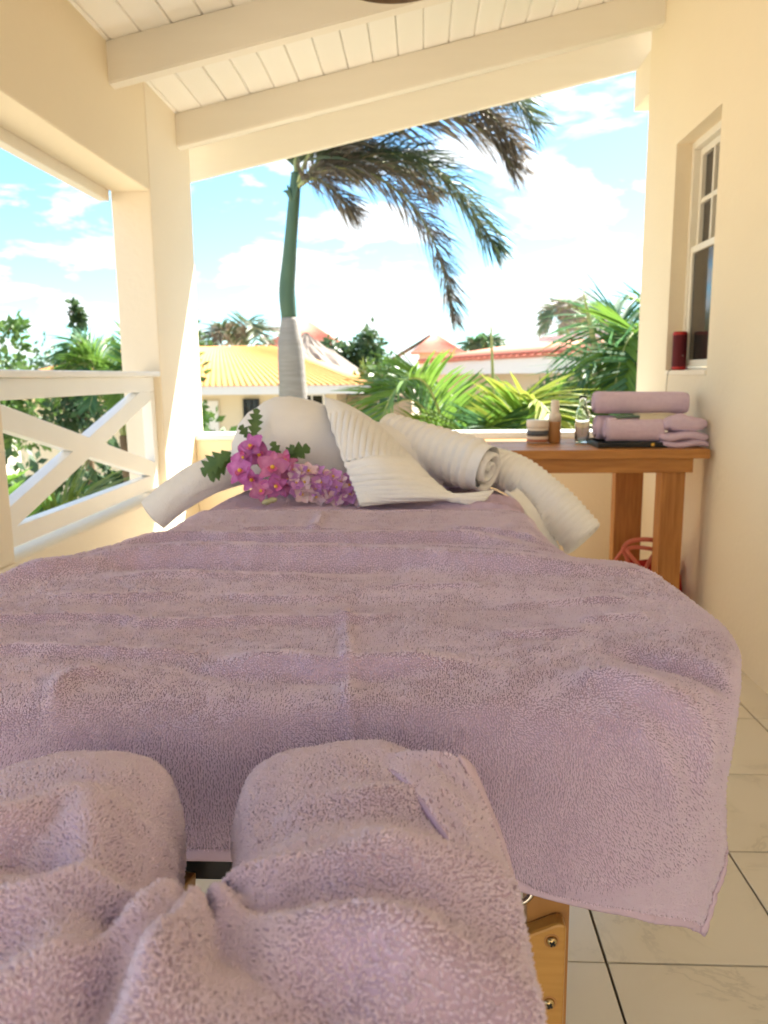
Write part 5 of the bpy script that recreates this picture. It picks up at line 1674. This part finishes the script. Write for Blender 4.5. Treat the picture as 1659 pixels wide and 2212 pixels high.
yh = thing('yellow_roof_house', 'cream bungalow with a bright yellow orange hipped roof behind the palm trunk', 'house', (-4, 15, GZ))
box('wall', (-7.6, 14.5, GZ), (-1.55, 20, .93), M['housewall'], yh, 0)
box('fascia', (-8.1, 13.93, .84), (-1.05, 13.98, 1.0), M['fascia'], yh, .004)
box('fascia', (-1.10, 13.981, .84), (-1.05, 20.4, 1.0), M['fascia'], yh, .004)
box('soffit', (-8.1, 13.985, .925), (-1.105, 20.4, .955), M['fascia'], yh, 0)
hip_roof('roof', -8.15, -1.0, 13.9, 20.5, 1.003, 1.80, -6.4, -3.25, 17.2, M['rooftile'], yh, 64)
house_window(yh, -3.28, -2.98, .0, .75, 14.46, (1, 0), M['black'])
house_window(yh, -2.25, -1.75, .15, .85, 14.46, (1, 0))
box('door', (-4.5, 14.44, -1.3), (-3.75, 14.495, .72), M['fascia'], yh, .004)
box('side_wing', (-1.545, 16.5, GZ), (-.2, 20, .75), M['orangewall'], yh, 0)

ph = thing('thatched_hut', 'round hut with a shaggy grey thatched cone roof behind the yellow roof', 'hut', (-2.75, 19.5, GZ))
g = np.random.default_rng(3)
nu, nv = 64, 12
V = []
for i in range(nu):
    a_ = 2 * math.pi * i / nu
    for j in range(nv):
        t = j / (nv - 1)
        rr = .05 + 2.0 * t ** 1.15
        V.append((-2.85 + rr * math.cos(a_) * (1 + g.normal(0, .012)), 19.8 + rr * math.sin(a_), 2.20 - 1.30 * t + g.normal(0, .022)))
Fc = [(i * nv + j, i * nv + j + 1, ((i + 1) % nu) * nv + j + 1, ((i + 1) % nu) * nv + j) for i in range(nu) for j in range(nv - 1)]
link('thatch', poly_mesh('thatch', V, Fc, False), M['thatch'], ph)
for k in range(6):
    a_ = k * math.pi / 3 + .3
    tube('post', [(-2.85 + 1.6 * math.cos(a_), 19.8 + 1.6 * math.sin(a_), GZ), (-2.85 + 1.6 * math.cos(a_), 19.8 + 1.6 * math.sin(a_), 1.15)], .07, M['brownstem'], ph, 8)

rh = thing('red_tower_house', 'far white house with a steep red tiled pyramid roof behind the palm trunk', 'house', (-3.7, 26, GZ))
box('wall', (-4.75, 25.6, GZ), (-2.75, 28, 2.02), M['fascia'], rh, 0)
box('fascia', (-5.1, 25.08, 1.95), (-2.45, 25.12, 2.06), M['fascia'], rh, 0)
hip_roof('roof', -5.15, -2.4, 25.0, 28.2, 2.062, 2.95, -3.80, -3.72, 26.6, M['redtile'], rh, 34)
box('lower_wing', (-2.745, 25.9, GZ), (-1.2, 28, 1.3), M['fascia'], rh, 0)

gh = thing('orange_gable_house', 'distant apricot house with an orange gable and dark side roof', 'house', (1.2, 24, GZ))
V = [(-.05, 24, GZ), (1.10, 24, GZ), (1.10, 26, GZ), (-.05, 26, GZ), (-.05, 24, 1.80), (1.10, 24, 1.80), (1.10, 26, 1.80), (-.05, 26, 1.80)]
link('wall', poly_mesh('wall', V, [(0, 1, 5, 4), (1, 2, 6, 5), (2, 3, 7, 6), (3, 0, 4, 7)], False), M['orangewall'], gh)
hip_roof('roof', -.30, 1.30, 23.8, 26.3, 1.81, 2.40, .42, .50, 25.0, M['redtile'], gh, 18)
link('side_roof', bar_mesh('side_roof', (-.95, 25.6, 1.62), (.30, 25.6, 2.36), 1.6, .06), M['brownstem'], gh)

# long house at the right, seen obliquely
lh = thing('red_roof_house', 'long beige house with red roof edges and white fascias behind the palms at the right', 'house', (2.4, 12, GZ))
e0, e1 = Vector((.15, 17.5, 1.42)), Vector((3.35, 8.6, 1.50))
dirh = (e1 - e0); dirh.z = 0; Lh = dirh.length; dirh.normalize(); back = Vector((-dirh.y, dirh.x, 0))
if back.x < 0: back = -back


def hp(t, b, z): q = e0 + dirh * t + back * b; return (q.x, q.y, z)


V = [hp(-.2, .45, GZ), hp(Lh + 1.5, .45, GZ), hp(Lh + 1.5, .45, 1.30), hp(-.2, .45, 1.30), hp(-.2, 5, GZ), hp(Lh + 1.5, 5, GZ), hp(Lh + 1.5, 5, 1.30), hp(-.2, 5, 1.30)]
BX = [(0, 1, 2, 3), (4, 7, 6, 5), (0, 3, 7, 4), (1, 5, 6, 2), (3, 2, 6, 7), (0, 4, 5, 1)]
link('wall', poly_mesh('wall', V, BX, False), M['beigewall'], lh)


def oblique(name, t0, t1, b0, b1, z0, z1, z2, z3, m, parent):
    """board whose near edge is z0..z1 and far edge z2..z3"""
    V = [hp(t0, b0, z0), hp(t1, b0, z0), hp(t1, b0, z1), hp(t0, b0, z1), hp(t0, b1, z2), hp(t1, b1, z2), hp(t1, b1, z3), hp(t0, b1, z3)]
    return link(name, poly_mesh(name, V, BX, False), m, parent)


oblique('fascia', -.4, Lh + 1.6, -.05, .0, 1.16, 1.40, 1.16, 1.40, M['fascia'], lh)
oblique('fascia', -.4, Lh + 1.6, .001, .44, 1.17, 1.20, 1.17, 1.20, M['fascia'], lh)
ro = oblique('roof', -.45, Lh + 1.65, -.08, 2.4, 1.401, 1.45, 1.74, 1.79, M['redtile'], lh)
parts = []
for k in range(44):
    t0 = -.4 + (Lh + 2.0) * k / 44
    parts.append(tube_arr(np.array([hp(t0, -.08, 1.462), hp(t0, 2.38, 1.802)]), .035, 5))
V, F = merge(parts)
tcz = link('tile_course', poly_mesh('tile_course', V, F, True), M['redtile'], ro); tcz['kind'] = 'stuff'
oblique('roof', 1.2, Lh + 1.65, 2.1, 4.6, 1.86, 1.91, 2.05, 2.10, M['redtile'], lh)
oblique('fascia', 1.2, Lh + 1.65, 2.05, 2.095, 1.815, 1.90, 1.815, 1.90, M['fascia'], lh)
def obl_window(t0, t1, z0, z1):
    f = oblique('window', t0, t1, .40, .449, z0, z1, z0, z1, M['fascia'], lh)
    oblique('pane', t0 + .07, t1 - .07, .385, .399, z0 + .07, z1 - .07, z0 + .07, z1 - .07, M['pane'], f)
    return f
obl_window(5.0, 6.3, -.1, .75)
obl_window(2.0, 3.0, -.1, .7)
obl_window(8.0, 9.2, -.1, .75)

# chair by the path, seen under the brace
ch = thing('garden_chair', 'white plastic chair on the garden path, seen under the railing brace', 'chair', (-4.35, 6.9, GZ))
box('seat', (-4.57, 6.68, GZ + .40), (-4.13, 7.12, GZ + .43), M['plasticw'], ch, .01)
link('backrest', bar_mesh('backrest', (-4.57, 6.9, GZ + .43), (-4.66, 6.9, GZ + .85), .44, .025, .006, (1, 0, 0)), M['plasticw'], ch)
for sx in (-4.56, -4.17):
    for sy in (6.69, 7.08):
        link('leg', bar_mesh('leg', (sx, sy, GZ + .40), (sx + (.02 if sx > -4.4 else -.03), sy, GZ + .021), .035, .035, .004, (0, 1, 0)), M['plasticw'], ch)
